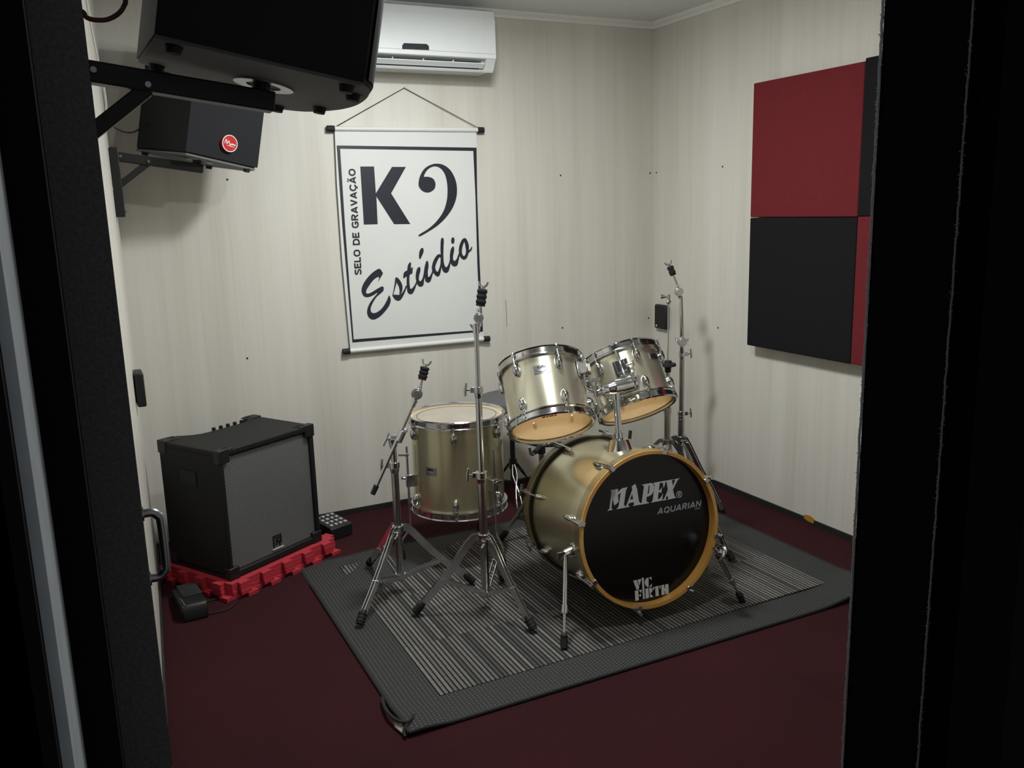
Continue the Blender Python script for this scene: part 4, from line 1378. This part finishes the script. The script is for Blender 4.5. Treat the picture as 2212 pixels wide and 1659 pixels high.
for sx in (-1, 1):
    for sy in (-1, 1):
        for sz in (0, 1):
            mb = MB()
            z = H_ - 0.0205 if sz else 0.022
            mb.box((sx * (hw - 0.021), sy * (hd2 - 0.021 + (0.008 if sy < 0 else 0)), z), (0.048, 0.048 - (0.016 if sy < 0 else 0), 0.050))
            if sz:
                for q in (0, 1):
                    mb.box((sx * (hw - 0.040 - 0.014 * q), sy * (hd2 - 0.022), H_ + 0.003), (0.008, 0.030, 0.008))
                mb.box((sx * (hw - 0.045), sy * (hd2 - 0.022), H_ + 0.001), (0.044, 0.044, 0.006))
            mb.build('corner_guard', M_black, amp, local=True, bevel=0.005)
mb = MB()
hzc = 0.372
mb.box((-hw - 0.0005, 0.02, hzc + 0.026), (0.005, 0.105, 0.006))
mb.box((-hw - 0.0005, 0.02, hzc - 0.026), (0.005, 0.105, 0.006))
mb.box((-hw - 0.0005, -0.032, hzc), (0.005, 0.006, 0.058))
mb.box((-hw - 0.0005, 0.072, hzc), (0.005, 0.006, 0.058))
mb.box((-hw - 0.0001, 0.02, hzc), (0.002, 0.10, 0.050))
sh = mb.build('side_handle', M_rubber, amp, local=True)

# foam mats: jigsaw-edged squares piled under the amplifier
def mat_outline(w, d, x0, y0, phase):
    pts = []
    tooth, dep = 0.052, 0.022
    def run(p, q, outn):
        P, Q = Vector(p), Vector(q)
        L = (Q - P).length
        e = (Q - P) / L
        o = Vector(outn)
        n = max(2, int(L / (tooth * 2)))
        st = L / n
        for i in range(n):
            s = st * i + phase * st
            for t, h in ((0.02, 0), (0.27, 0), (0.22, 1), (0.66, 1), (0.61, 0)):
                k = min(max(s + t * st, 0), L)
                pts.append(tuple(P + e * k + o * (h * dep)))
    a, b, c, d_ = (x0, y0), (x0 + w, y0), (x0 + w, y0 + d), (x0, y0 + d)
    run(a, b, (0, -1)); run(b, c, (1, 0)); run(c, d_, (0, 1)); run(d_, a, (-1, 0))
    return pts
mats = [
    ('red interlocking foam mat lying on the carpet, lowest of the pile under the amplifier', -0.258, -0.214, 0.540, 0.42, 0.30, 0.00),
    ('red interlocking foam mat second from the bottom of the pile under the amplifier', -0.254, -0.207, 0.535, 0.42, 0.02, 0.006),
    ('red interlocking foam mat second from the top of the pile under the amplifier', -0.253, -0.205, 0.532, 0.42, 0.03, -0.004),
    ('red interlocking foam mat directly beneath the amplifier, topmost of the pile', -0.252, -0.203, 0.530, 0.42, 0.01, 0.002)]
for i, (lab, x0, y0, w, d, ph, rz) in enumerate(mats):
    mb = MB()
    mb.prism([mat_outline(w, d, x0, y0, ph)], (0, 0, 0), (1, 0, 0), (0, 1, 0), 0.0144)
    o = mb.build('foam_mat', M_redfoam)
    o.location = (AMP_C[0], AMP_C[1], 0.001 + 0.0147 * i)
    o.rotation_euler = (0, 0, AMP_YAW + rz)
    tag(o, lab, 'foam mat', 'red foam mats under the amplifier')

# foot pedal by the door side of the amplifier
pd = thing('foot_pedal', (-2.508, -0.670, 0.0), 'black ribbed foot pedal on the red carpet, left of the amplifier', 'pedal', rotz=0.06)
mb = MB()
prof = [(-0.120, 0.001), (-0.120, 0.040), (-0.110, 0.058), (-0.085, 0.064), (0.02, 0.052), (0.11, 0.036), (0.120, 0.028), (0.120, 0.001)]
mb.prism([prof], (-0.043, 0, 0), (0, 1, 0), (0, 0, 1), 0.086)
mb.build('pedal_body', M_black, pd, local=True, bevel=0.006)
mb = MB()
for i in range(9):
    y = 0.100 - 0.018 * i
    z = 0.0405 + (0.100 - y) * 0.128
    mb.box((0.006, y, z + 0.005), (0.066, 0.006, 0.012))
mb.build('treadle_rubber', M_ridge, pd, local=True, bevel=0.001)
mb = MB().tube([(-0.036, -0.05, 0.063), (-0.034, -0.085, 0.068), (-0.030, -0.112, 0.060)], 0.0026, 8)
mb.build('chrome_edge', M_steel, pd, local=True)
mb = MB()
mb.tube([(-2.4851, -0.7638, 0.01), (-2.4499, -0.7659, 0.004), (-2.4105, -0.7676, 0.004), (-2.37, -0.7444, 0.004), (-2.3439, -0.694, 0.004), (-2.3462, -0.6569, 0.004), (-2.3759, -0.6443, 0.004), (-2.4166, -0.6523, 0.004), (-2.4502, -0.6595, 0.004), (-2.4801, -0.6946, 0.006)], 0.0028, 8, 5)
tag(mb.build('cable', M_black), 'thin black cable looping on the carpet in front of the foam mats', 'cable')
# little box of buttons behind the amplifier
bxo = thing('effects_unit', (-1.862, -0.215, 0.0), 'small black effects box with rows of pale buttons, on the carpet right of the amplifier', 'effects box', rotz=0.35)
mb = MB()
mb.prism([[(-0.075, 0.001), (-0.075, 0.052), (-0.065, 0.058), (0.07, 0.072), (0.075, 0.068), (0.075, 0.001)]], (-0.055, 0, 0), (0, 1, 0), (0, 0, 1), 0.11)
mb.build('housing', M_black, bxo, local=True, bevel=0.003)
for i in range(4):
    for j in range(4):
        x, y = -0.036 + 0.024 * i, -0.05 + 0.032 * j
        z = 0.0595 + (y + 0.065) * 0.1037
        MB().box((x, y, z + 0.001), (0.014, 0.014, 0.006)).build('button', M_button, bxo, local=True, bevel=0.001)

# ------------------------------------------------------------------ speakers on wall brackets
TILT = 0.20
def speaker(name, label, P0, poly, front, height, badge=None):
    """cabinet of the given floor outline, leaning with its bracket; outline in (out from wall, along wall)"""
    A_ = Vector((math.cos(TILT), 0, -math.sin(TILT)))
    Yv = Vector((0, 1, 0))
    Nn = A_.cross(Yv)
    P0 = Vector(P0)
    root = thing(name, P0, label, 'loudspeaker', group='wall speakers')
    mb = MB()
    mb.prism([poly], P0 + Nn * 0.006, A_, Yv, height)
    mb.build('cabinet', M_cab, root, bevel=0.012)
    inner = [(x * 0.985, y * 0.985) for x, y in poly]
    mb = MB()
    mb.prism([inner], P0, A_, Yv, 0.0075)
    b = mb.build('base_panel', M_cab_grey, root)
    b['label'] = 'charcoal underside, coloured paler for light off the walls'
    # front grille, on the outline edges listed
    mb = MB()
    i0, i1 = front
    edge = poly[i0:i1 + 1]
    cx_ = sum(q[0] for q in poly) / len(poly)
    cy_ = sum(q[1] for q in poly) / len(poly)
    outer = []
    for (x, y) in edge:
        d = Vector((x - cx_, y - cy_)).normalized()
        outer.append((x + d.x * 0.006, y + d.y * 0.006))
    inn = [(x - (x - cx_) * 0.04, y - (y - cy_) * 0.04) for x, y in reversed(edge)]
    mb.prism([outer + inn], P0 + Nn * 0.012, A_, Yv, height - 0.03)
    g = mb.build('grille', M_cloth_grille, root)
    for (x, y) in [(q[0] * 0.84, q[1] * 0.84) for q in (poly[::2] if len(poly) < 10 else [poly[0], poly[1], poly[8], poly[22], poly[30], poly[32]])]:
        c = P0 + A_ * x + Yv * y
        MB().cyl(c + Nn * 0.002, c - Nn * 0.012, 0.014, 0.011, n=16).build('rubber_foot', M_rubber, root)
    c = P0 + Yv * 0.02
    mb = MB()
    mb.lathe([(0.030, 0.0), (0.052, 0.0), (0.052, -0.003), (0.030, -0.003)], c, Nn, 36)
    mb.build('pole_cup', M_steel, root)
    if badge:
        q0, q1, s, z = badge
        e = Vector((q1[0] - q0[0], q1[1] - q0[1]))
        m = Vector(q0) + e * s
        ed = (A_ * e.x + Yv * e.y).normalized()
        nr = ed.cross(Nn)
        cc = P0 + A_ * m.x + Yv * m.y + Nn * z + nr * 0.012
        mb = MB()
        mb.cyl(cc - nr * 0.008, cc + nr * 0.004, 0.031, n=40)
        bd_ = mb.build('badge', M_badge_red, g)
        bd_['label'] = 'round red badge with white script'
        mb = MB()
        mb.lathe([(0.028, 0.0040), (0.031, 0.0040), (0.031, 0.0052), (0.028, 0.0052)], cc, nr, 40)
        mb.stroke([(-0.022, -0.004, 0.002), (-0.016, 0.012, 0.003), (-0.012, -0.003, 0.003), (-0.005, 0.008, 0.003), (0.000, -0.004, 0.003), (0.008, -0.001, 0.005), (0.023, -0.003, 0.004)], cc + nr * 0.0045, ed, Nn, 0.0008)
        mb.stroke([(-0.012, -0.009, 0.001), (0.004, -0.009, 0.0025), (0.020, -0.011, 0.001)], cc + nr * 0.0045, ed, Nn, 0.0008)
        mb.build('badge_script', M_white, bd_)
    return root

front_arc = smooth_n([(0.122, -0.182), (0.148, -0.140), (0.164, -0.06), (0.168, 0.03), (0.155, 0.12), (0.120, 0.215), (0.070, 0.262)], 5)
S1 = speaker('loudspeaker', 'large black loudspeaker on the nearer bracket, filling the top left', (-2.40, -2.20, 1.615), [(-0.195, -0.150)] + front_arc + [(-0.205, 0.095)], (3, 27), 0.50)
S2 = speaker('loudspeaker', 'black loudspeaker with a round red badge, on the farther bracket near the back wall', (-2.28, -0.30, 1.595), [(-0.215, 0.13), (-0.060, -0.112), (0.205, -0.012), (0.195, 0.10), (0.07, 0.21), (-0.10, 0.21)], (1, 2), 0.42, badge=((-0.060, -0.112), (0.205, -0.012), 0.55, 0.075))

def wall_bracket(label, y, w, tip, b0, b1, th, ch_d):
    """steel angle bracket: wall channel, sloping arm, diagonal brace, short post"""
    root = thing('speaker_bracket', (wallx(y), y, w[2]), label, 'bracket', group='steel speaker brackets')
    W, T = Vector((wallx(y) + 0.002, y, w[2])), Vector(tip)
    mb = MB()
    mb.box((wallx(y) + ch_d / 2, y, w[2] - 0.092), (ch_d, 0.052, 0.245))
    ch = mb.build('wall_channel', M_bracket, root, bevel=0.002)
    for z in (0.012, -0.195):
        MB().cyl((wallx(y) + ch_d - 0.001, y - 0.010, w[2] + z), (wallx(y) + ch_d + 0.006, y - 0.010, w[2] + z), 0.0055, n=10).build('bolt', M_steel, ch)
    mb = MB()
    mb.bar(W + Vector((0.02, 0, 0)), T, 0.040, th)
    ar = mb.build('arm', M_bracket, root, bevel=0.003)
    mb = MB()
    mb.bar(b0, b1, 0.026, th * 0.72)
    mb.build('brace', M_bracket, root, bevel=0.002)
    for p in (b0, b1, W + Vector((0.034, 0, -0.004))):
        P = Vector(p) + Vector((0, -0.0215, 0.004))
        MB().cyl(P, P - Vector((0, 0.004, 0)), 0.005, n=10).build('bolt', M_steel, ar)
    mb = MB()
    c = Vector((T.x - 0.02, y + 0.02, T.z + 0.002))
    mb.cyl(c, c + Vector((0.2 * 0.05, 0, 0.05)), 0.016, n=20)
    mb.build('post', M_bracket, root)
wall_bracket('black steel bracket holding up the large near loudspeaker', -2.20, (-2.675, -2.2, 1.6229), (-2.3902, -2.2, 1.5821), (-2.5954, -2.2, 1.599), (-2.6886, -2.2, 1.5267), 0.034, 0.016)
wall_bracket('black steel bracket holding up the red-badged loudspeaker near the back wall', -0.30, (-2.5758, -0.3, 1.6081), (-2.2705, -0.3, 1.5626), (-2.459, -0.3, 1.5851), (-2.5873, -0.3, 1.4896), 0.032, 0.030)

mb = MB().tube([(-2.6463, -1.5, 1.8798), (-2.6424, -1.5, 1.8202), (-2.6388, -1.5, 1.7751), (-2.636, -1.5, 1.7397), (-2.6315, -1.5, 1.7009), (-2.6298, -1.5, 1.6627), (-2.6317, -1.5, 1.6367), (-2.6412, -1.5, 1.6136)], 0.0024, 8, 5)
tag(mb.build('cable', M_whitecable), 'thin white cable running down the left wall', 'cable')
mb = MB().tube([(wallx(-2.30), -2.30, 1.7045), (-2.6839, -2.3, 1.6945), (-2.6786, -2.3, 1.6864), (-2.667, -2.3, 1.6832), (-2.6496, -2.3, 1.685), (-2.6338, -2.3, 1.694), (-2.6241, -2.3, 1.7065), (-2.6196, -2.3, 1.724), (-2.60, -2.27, 1.84), (-2.562, -2.22, 1.86)], 0.0036, 10, 5)
tag(mb.build('cable', M_browncable), 'brown cable drooping behind the large near loudspeaker', 'cable')
mb = MB().tube([(wallx(-0.25), -0.25, 1.775), (-2.5601, -0.25, 1.7204), (-2.5403, -0.25, 1.7044), (-2.5163, -0.25, 1.6966), (-2.4877, -0.25, 1.7002), (-2.44, -0.22, 1.735)], 0.0028, 8, 5)
tag(mb.build('cable', M_black), 'short black cable hanging behind the red-badged loudspeaker', 'cable')

# ------------------------------------------------------------------ air conditioner
ax1, ax0 = -0.9839, -1.7839
acr = thing('air_conditioner', ((ax0 + ax1) / 2, 0, 1.9929), 'white split air conditioner high on the back wall above the banner', 'air conditioner')
zt, zb = 2.238, 1.9843
vt, vb = 2.0268, 1.9861
body = [(-0.003, zt), (-0.165, zt), (-0.188, zt - 0.012), (-0.200, zt - 0.05), (-0.202, vt + 0.004), (-0.195, vt), (-0.110, vt), (-0.085, vb + 0.010), (-0.172, vb), (-0.160, vb - 0.010), (-0.120, zb), (-0.003, zb)]
ends = [q for i, q in enumerate(body) if i not in (6, 7)]
def extr(poly, x0, x1):
    mb = MB()
    mb.prism([poly], (x0, 0, 0), (0, 1, 0), (0, 0, 1), x1 - x0)
    return mb
mb = extr(body, ax0 + 0.045, ax1 - 0.045)
mb.prism([ends], (ax1 - 0.045, 0, 0), (0, 1, 0), (0, 0, 1), 0.045)
mb.prism([ends], (ax0, 0, 0), (0, 1, 0), (0, 0, 1), 0.045)
mb.build('casing', M_ac, acr, bevel=0.010)
MB().box(((ax0 + ax1) / 2, -0.112, (vt + vb) / 2 + 0.004), (0.706, 0.006, abs(vt - vb))).build('air_outlet', M_dark, acr)
MB().bar((ax0 + 0.05, -0.176, (vt + vb) / 2 - 0.004), (ax1 - 0.05, -0.176, (vt + vb) / 2 - 0.004), 0.030, 0.004, (0, 0.5, 0.85)).build('louver', M_ac, acr)
for k in range(6):
    x = ax1 - 0.055 - 0.138 * k
    MB().box((x, -0.165, (vt + vb) / 2 + 0.006), (0.003, 0.020, 0.018)).build('louver_pin', M_ac, acr)
dw = [(-1.4187, 2.0483), (-1.4179, 2.0629), (-1.4092, 2.0725), (-1.3102, 2.0741), (-1.3001, 2.0672), (-1.2989, 2.0506)]
mb = MB()
mb.prism([dw], (0, -0.2005, 0), (1, 0, 0), (0, 0, 1), 0.003)
mb.build('display_window', M_dark, acr)
MB().box(((ax0 + ax1) / 2, -0.2025, vt + 0.022), (0.79, 0.001, 0.0015)).build('panel_seam', M_strip, acr)

# ------------------------------------------------------------------ hanging banner
YB = -0.016
bn = thing('banner', (-1.33, YB, 0.76), 'white hanging banner with large dark lettering and a black frame, on the back wall', 'banner')
CL = [(-1.6768, 1.7339), (-1.6826, 1.5046), (-1.6818, 1.1846), (-1.6713, 0.7745), (-1.0045, 0.7684), (-1.0115, 0.9737), (-1.0142, 1.2812), (-1.008, 1.7421)]
mb = MB()
mb.prism([list(reversed(CL))], (0, YB + 0.0015, 0), (1, 0, 0), (0, 0, 1), 0.0015)
cl = mb.build('cloth', M_banner, bn)
BP = YB - 0.0005
def bprint(name, loops_list, strokes, label):
    mb = MB()
    for loops in loops_list:
        mb.prism(loops, (0, BP, 0), (1, 0, 0), (0, 0, 1), 0.0005)
    for k, (st, closed) in enumerate(strokes):
        mb.stroke(st, (0, BP - 0.0001 * (k + 1), 0), (1, 0, 0), (0, 0, 1), 0.0005, 8, closed)
    o = mb.build(name, M_print, cl, smooth=False)
    o['label'] = label
    return o
bprint('printed_frame', [[[(-1.6727, 1.6719), (-1.0106, 1.6655), (-1.0156, 1.4436), (-1.0152, 1.139), (-1.0104, 0.814), (-1.0108, 0.8025), (-1.6599, 0.81), (-1.6643, 1.0198), (-1.6712, 1.3316)], [(-1.6585, 1.6583), (-1.0278, 1.6508), (-1.0249, 1.4438), (-1.0275, 1.1396), (-1.025, 0.8117), (-1.6531, 0.8235), (-1.656, 1.0192), (-1.659, 1.3312)]]], [], 'thin black printed frame')
bprint('lettering', [[[(-1.5735, 1.5831), (-1.5106, 1.5827), (-1.5094, 1.4667), (-1.4276, 1.5808), (-1.3618, 1.5804), (-1.4385, 1.4654), (-1.3548, 1.3274), (-1.4319, 1.3291), (-1.5078, 1.4533), (-1.5093, 1.3317), (-1.5731, 1.3322)]]], [], 'large dark capital K')
nine = smooth_n([(-1.3048, 1.4936), (-1.3034, 1.5201), (-1.2933, 1.5457), (-1.2744, 1.5712), (-1.2472, 1.5871), (-1.2159, 1.5942), (-1.1805, 1.5884), (-1.1482, 1.5663), (-1.1263, 1.5295), (-1.1173, 1.4868), (-1.122, 1.4416), (-1.1413, 1.3966), (-1.1751, 1.3545), (-1.2185, 1.3179), (-1.2665, 1.2907), (-1.3111, 1.2702), (-1.3143, 1.2785), (-1.2704, 1.3015), (-1.2286, 1.3331), (-1.1923, 1.3757), (-1.173, 1.4204), (-1.1656, 1.463), (-1.1655, 1.5038), (-1.1728, 1.5406), (-1.1861, 1.5642), (-1.2059, 1.5788), (-1.228, 1.5813), (-1.2497, 1.5734), (-1.2662, 1.5591), (-1.2779, 1.5375), (-1.2647, 1.5366), (-1.2429, 1.5323), (-1.2283, 1.5209), (-1.223, 1.5014), (-1.2293, 1.482), (-1.2469, 1.4693), (-1.2666, 1.4656), (-1.2883, 1.4732)], 4, True)
bprint('lettering', [[nine]], [], 'large dark figure 9 drawn like a bass clef')
Ees = smooth_n([(-1.4985, 1.1109), (-1.5027, 1.1213), (-1.5075, 1.13), (-1.5147, 1.1334), (-1.5283, 1.1291), (-1.5503, 1.1152), (-1.5727, 1.0949), (-1.5912, 1.072), (-1.6013, 1.0498), (-1.6017, 1.0321), (-1.5936, 1.0149), (-1.5781, 1.0093), (-1.5621, 1.0115), (-1.5458, 1.018), (-1.5342, 1.0244), (-1.5282, 1.0255), (-1.5366, 1.0161), (-1.5522, 1.0005), (-1.568, 0.9811), (-1.5785, 0.9614), (-1.5832, 0.9412), (-1.5796, 0.9229), (-1.5697, 0.9105), (-1.5554, 0.9054), (-1.5364, 0.9103), (-1.514, 0.9241), (-1.4911, 0.9457), (-1.475, 0.9665), (-1.4682, 0.9855), (-1.4691, 0.9985), (-1.4741, 1.01), (-1.4797, 1.0018), (-1.4889, 0.9844), (-1.5036, 0.9635), (-1.5207, 0.9467), (-1.5401, 0.9365), (-1.5549, 0.9351), (-1.5633, 0.9409), (-1.5658, 0.9527), (-1.5611, 0.9678), (-1.5489, 0.9887), (-1.533, 1.0082), (-1.5135, 1.0222), (-1.5008, 1.0329), (-1.4983, 1.043), (-1.4997, 1.0508), (-1.5046, 1.0532), (-1.5144, 1.0505), (-1.5337, 1.0415), (-1.5556, 1.0302), (-1.5705, 1.0253), (-1.5784, 1.0259), (-1.582, 1.0307), (-1.5786, 1.0432), (-1.5642, 1.0627), (-1.5471, 1.0819), (-1.5305, 1.0937), (-1.517, 1.0959), (-1.5236, 1.0746), (-1.5143, 1.0876)], 4, True)
STR = [[(-1.4576, 1.0093, 0.00366), (-1.4495, 1.0321, 0.00488), (-1.441, 1.0625, 0.00793), (-1.4362, 1.0893, 0.00793)], [(-1.4362, 1.0893, 0.00732), (-1.4274, 1.072, 0.01892), (-1.4177, 1.0507, 0.0183), (-1.4167, 1.0299, 0.01342), (-1.4226, 1.0121, 0.00549)], [(-1.4586, 1.0115, 0.00305), (-1.4471, 1.0034, 0.01892), (-1.4311, 0.9966, 0.02807), (-1.4142, 1.0063, 0.01586), (-1.3994, 1.0261, 0.00854), (-1.3885, 1.0488, 0.00671)], [(-1.3627, 1.1546, 0.00366), (-1.3689, 1.1408, 0.01525), (-1.3739, 1.1153, 0.01525), (-1.3783, 1.0897, 0.01281), (-1.3803, 1.0639, 0.01342), (-1.3795, 1.0378, 0.01525), (-1.3761, 1.0233, 0.01953), (-1.3688, 1.0215, 0.02563), (-1.3579, 1.0286, 0.01586), (-1.3459, 1.0461, 0.00854), (-1.3372, 1.0638, 0.00671)], [(-1.3198, 1.1304, 0.0061), (-1.3254, 1.1177, 0.0183), (-1.3329, 1.0921, 0.01708), (-1.3334, 1.0713, 0.01464), (-1.3259, 1.0552, 0.02075), (-1.3163, 1.0533, 0.02441), (-1.3068, 1.0697, 0.0122), (-1.2996, 1.0902, 0.00915), (-1.2888, 1.1261, 0.01464), (-1.2827, 1.1465, 0.01342), (-1.2817, 1.1564, 0.0061)], [(-1.2822, 1.1564, 0.0061), (-1.2838, 1.1362, 0.01647), (-1.2885, 1.1052, 0.01464), (-1.2883, 1.0817, 0.0183), (-1.2817, 1.0682, 0.0238), (-1.2717, 1.0754, 0.01525), (-1.2618, 1.0932, 0.00854), (-1.2542, 1.1111, 0.00671)], [(-1.3014, 1.2168, 0.00671), (-1.3057, 1.2047, 0.01892), (-1.3121, 1.1869, 0.01647), (-1.3172, 1.1686, 0.00671)], [(-1.211, 1.1742, 0.01464), (-1.2239, 1.1769, 0.01464), (-1.2395, 1.1573, 0.01769), (-1.2504, 1.1318, 0.01708), (-1.2497, 1.1108, 0.01769), (-1.2396, 1.0966, 0.01708), (-1.2308, 1.0919, 0.0183), (-1.2215, 1.1092, 0.0122), (-1.2129, 1.135, 0.00915), (-1.2081, 1.1636, 0.0122)], [(-1.2013, 1.2591, 0.00671), (-1.2019, 1.2467, 0.01525), (-1.2053, 1.2104, 0.01525), (-1.2063, 1.1713, 0.01281), (-1.2051, 1.1372, 0.01464), (-1.1989, 1.1171, 0.02075), (-1.1892, 1.11, 0.02685), (-1.1782, 1.12, 0.01525), (-1.1692, 1.1405, 0.00854), (-1.1637, 1.1613, 0.00671)], [(-1.148, 1.2167, 0.00671), (-1.1531, 1.2002, 0.01769), (-1.1591, 1.1742, 0.01647), (-1.1586, 1.1532, 0.01647), (-1.1506, 1.1396, 0.0238), (-1.1406, 1.1382, 0.02563), (-1.1292, 1.1543, 0.0122), (-1.1201, 1.1776, 0.00793), (-1.1152, 1.1905, 0.00549)], [(-1.1478, 1.2593, 0.00427), (-1.1481, 1.2536, 0.01403), (-1.1491, 1.2445, 0.01647), (-1.1501, 1.2354, 0.01403), (-1.1509, 1.2299, 0.00427)], [(-1.077, 1.1874, 0.01281), (-1.0657, 1.193, 0.00915), (-1.0572, 1.201, 0.00732), (-1.0524, 1.2119, 0.00305)]]
bprint('lettering', [[Ees], [[(-1.4023, 1.082), (-1.4006, 1.1034), (-1.3946, 1.1126), (-1.3833, 1.1184), (-1.3637, 1.1263), (-1.3528, 1.1332), (-1.3566, 1.1034), (-1.382, 1.0925)]]], [(s, False) for s in STR] + [([(-1.0882, 1.2467, 0.01342), (-1.0987, 1.2385, 0.01525), (-1.1099, 1.214, 0.01647), (-1.1133, 1.1878, 0.01525), (-1.1069, 1.169, 0.01464), (-1.0938, 1.1617, 0.01647), (-1.0823, 1.1731, 0.01403), (-1.0774, 1.1914, 0.01403), (-1.0772, 1.2125, 0.01769), (-1.081, 1.2325, 0.01647)], True)], 'dark brush-script word rising to the right')
mb = MB()
t0, t1, t2 = [(-1.5981, 1.112), (-1.597, 1.5739), (-1.6282, 1.1122)]
e = Vector((t1[0] - t0[0], 0, t1[1] - t0[1]))
ln = e.length
ud = e / ln
nf = Vector((0, -1, 0))
put_text(mb, 'SELO DE GRAVAÇÃO', (t0[0], BP, t0[1]), ud, nf.cross(ud), nf, ln, abs(t2[0] - t0[0]) * 1.0, 0.22, 0.0006)
o = mb.build('lettering', M_print, cl, smooth=False)
o['label'] = 'dark capitals running up the left edge'
for px in (((-1.6904, -0.016, 1.7414), (-0.9914, -0.016, 1.7444)), ((-1.6865, -0.016, 0.7717), (-0.9972, -0.016, 0.7654))):
    P, Q = Vector(px[0]), Vector(px[1])
    d = (Q - P).normalized()
    rod = MB().cyl(P, Q, 0.0105, n=20).build('rod', M_banner, bn)
    rod['label'] = 'white rolled sleeve of the banner'
    for c, s in ((P, -1), (Q, 1)):
        MB().cyl(c - d * s * 0.012, c + d * s * 0.020, 0.0135, n=20).build('end_cap', M_rubber, rod)
mb = MB().tube([(-1.6726, -0.012, 1.7496), (-1.3476, -0.006, 1.9209), (-1.0056, -0.012, 1.7591)], 0.0016, 8)
mb.build('cord', M_black, bn)
MB().cyl((-1.3455, 0, 1.9217), (-1.3455, -0.010, 1.9217), 0.0028, n=10).build('nail', M_steel, bn)

# ------------------------------------------------------------------ acoustic panels
PT = 0.060
def apanel(label, y0, y1, z0, z1, m, th):
    o = MB().box((-0.001 - th / 2, (y0 + y1) / 2, (z0 + z1) / 2), (th, abs(y1 - y0), z1 - z0)).build('acoustic_panel', m, bevel=0.005)
    tag(o, label, 'acoustic panel', 'checkerboard of sound panels on the right wall')
yL, yM = -0.8091, -1.4027
zT, zM, zB = 1.879, 1.3155, 0.7479
apanel('dark red square sound panel, upper left of the checkerboard and nearest the room corner', yL, yM, zM + 0.001, zT, M_redpanel, PT)
apanel('black square sound panel directly below the wide dark red one', yL, yM, zB, zM - 0.001, M_blackpanel, PT)
apanel('black sound panel at upper right of the checkerboard, mostly cut off by the door frame', yM - 0.003, yM - 0.60, zM + 0.004, zT + 0.010, M_blackpanel, PT + 0.004)
apanel('narrow-looking dark red sound panel at lower right, mostly cut off by the door frame', yM - 0.001, yM - 0.60, zB + 0.002, zM + 0.003, M_redpanel, PT)

# ------------------------------------------------------------------ small things on the walls
q = [(0.0, -0.0423, 0.851), (0.0, -0.1613, 0.7549)]
cy_, cz_ = (q[0][1] + q[1][1]) / 2, (q[0][2] + q[1][2]) / 2
sw = thing('wall_box', (-0.001, cy_, cz_), 'black rounded wall box on the right wall beside the room corner, behind the hi-hat rod', 'wall box')
MB().box((-0.014, cy_, cz_), (0.026, 0.105, 0.128)).build('cover', M_black, sw, bevel=0.010)
MB().cyl((-0.026, cy_ + 0.028, cz_ - 0.048), (-0.029, cy_ + 0.028, cz_ - 0.048), 0.005, n=12).build('screw', M_white, sw)
ly, lz = -0.55, (0.8581 + 0.7458) / 2
lw = thing('wall_box', (wallx(ly) + 0.001, ly, lz), 'black wall box on the left wall, peeking past the door frame', 'wall box')
MB().box((wallx(ly) + 0.0165, ly, lz), (0.030, 0.10, 0.120)).build('cover', M_black, lw, bevel=0.006)
SCREWS = [('back', (-0.554, 0.0, 1.536), 'tiny dark screw in the back wall between the air conditioner and the right rack tom'),
          ('back', (-0.5576, 0.0, 0.7803), 'tiny dark screw in the back wall above the left rack tom'),
          ('back', (-0.021, 0.0, 1.5427), 'tiny dark screw high in the back wall beside the room corner'),
          ('back', (-0.0264, 0.0, 0.787), 'tiny dark screw in the back wall left of the black wall box'),
          ('back', (-2.1385, 0.0, 1.534), 'tiny dark screw in the back wall below the red-badged loudspeaker'),
          ('back', (-2.1233, 0.0, 0.7822), 'tiny dark screw in the back wall above the amplifier'),
          ('right', (0.0, -0.0276, 1.5436), 'tiny dark screw high in the right wall beside the room corner'),
          ('right', (0.0, -0.5466, 1.5467), 'tiny dark screw in the right wall left of the wide dark red panel'),
          ('right', (-0.0, -0.5364, 0.7914), 'tiny dark screw in the right wall left of the large black panel')]
for w, p, lab in SCREWS:
    P = Vector(p)
    n = Vector((0, -1, 0)) if w == 'back' else Vector((-1, 0, 0))
    mb = MB()
    mb.lathe([(0.0, 0.0028), (0.0028, 0.0024), (0.0046, 0.0), (0.0, 0.0)], P, n, 14, closed=False)
    tag(mb.build('wall_screw', M_dark), lab, 'screw', 'screws in the wall panelling')
tp = [(-1.1431, 0.0349), (-1.1808, 0.0404), (-1.2054, 0.0313), (-1.2012, 0.0109), (-1.1689, 0.0111), (-1.1411, 0.0214), (-1.1572, 0.0265)]
mb = MB()
mb.prism([tp], (-0.0095, 0, 0), (0, 1, 0), (0, 0, 1), 0.001)
tag(mb.build('tape_scrap', M_tape), 'torn amber scrap of tape at the foot of the right wall', 'tape')
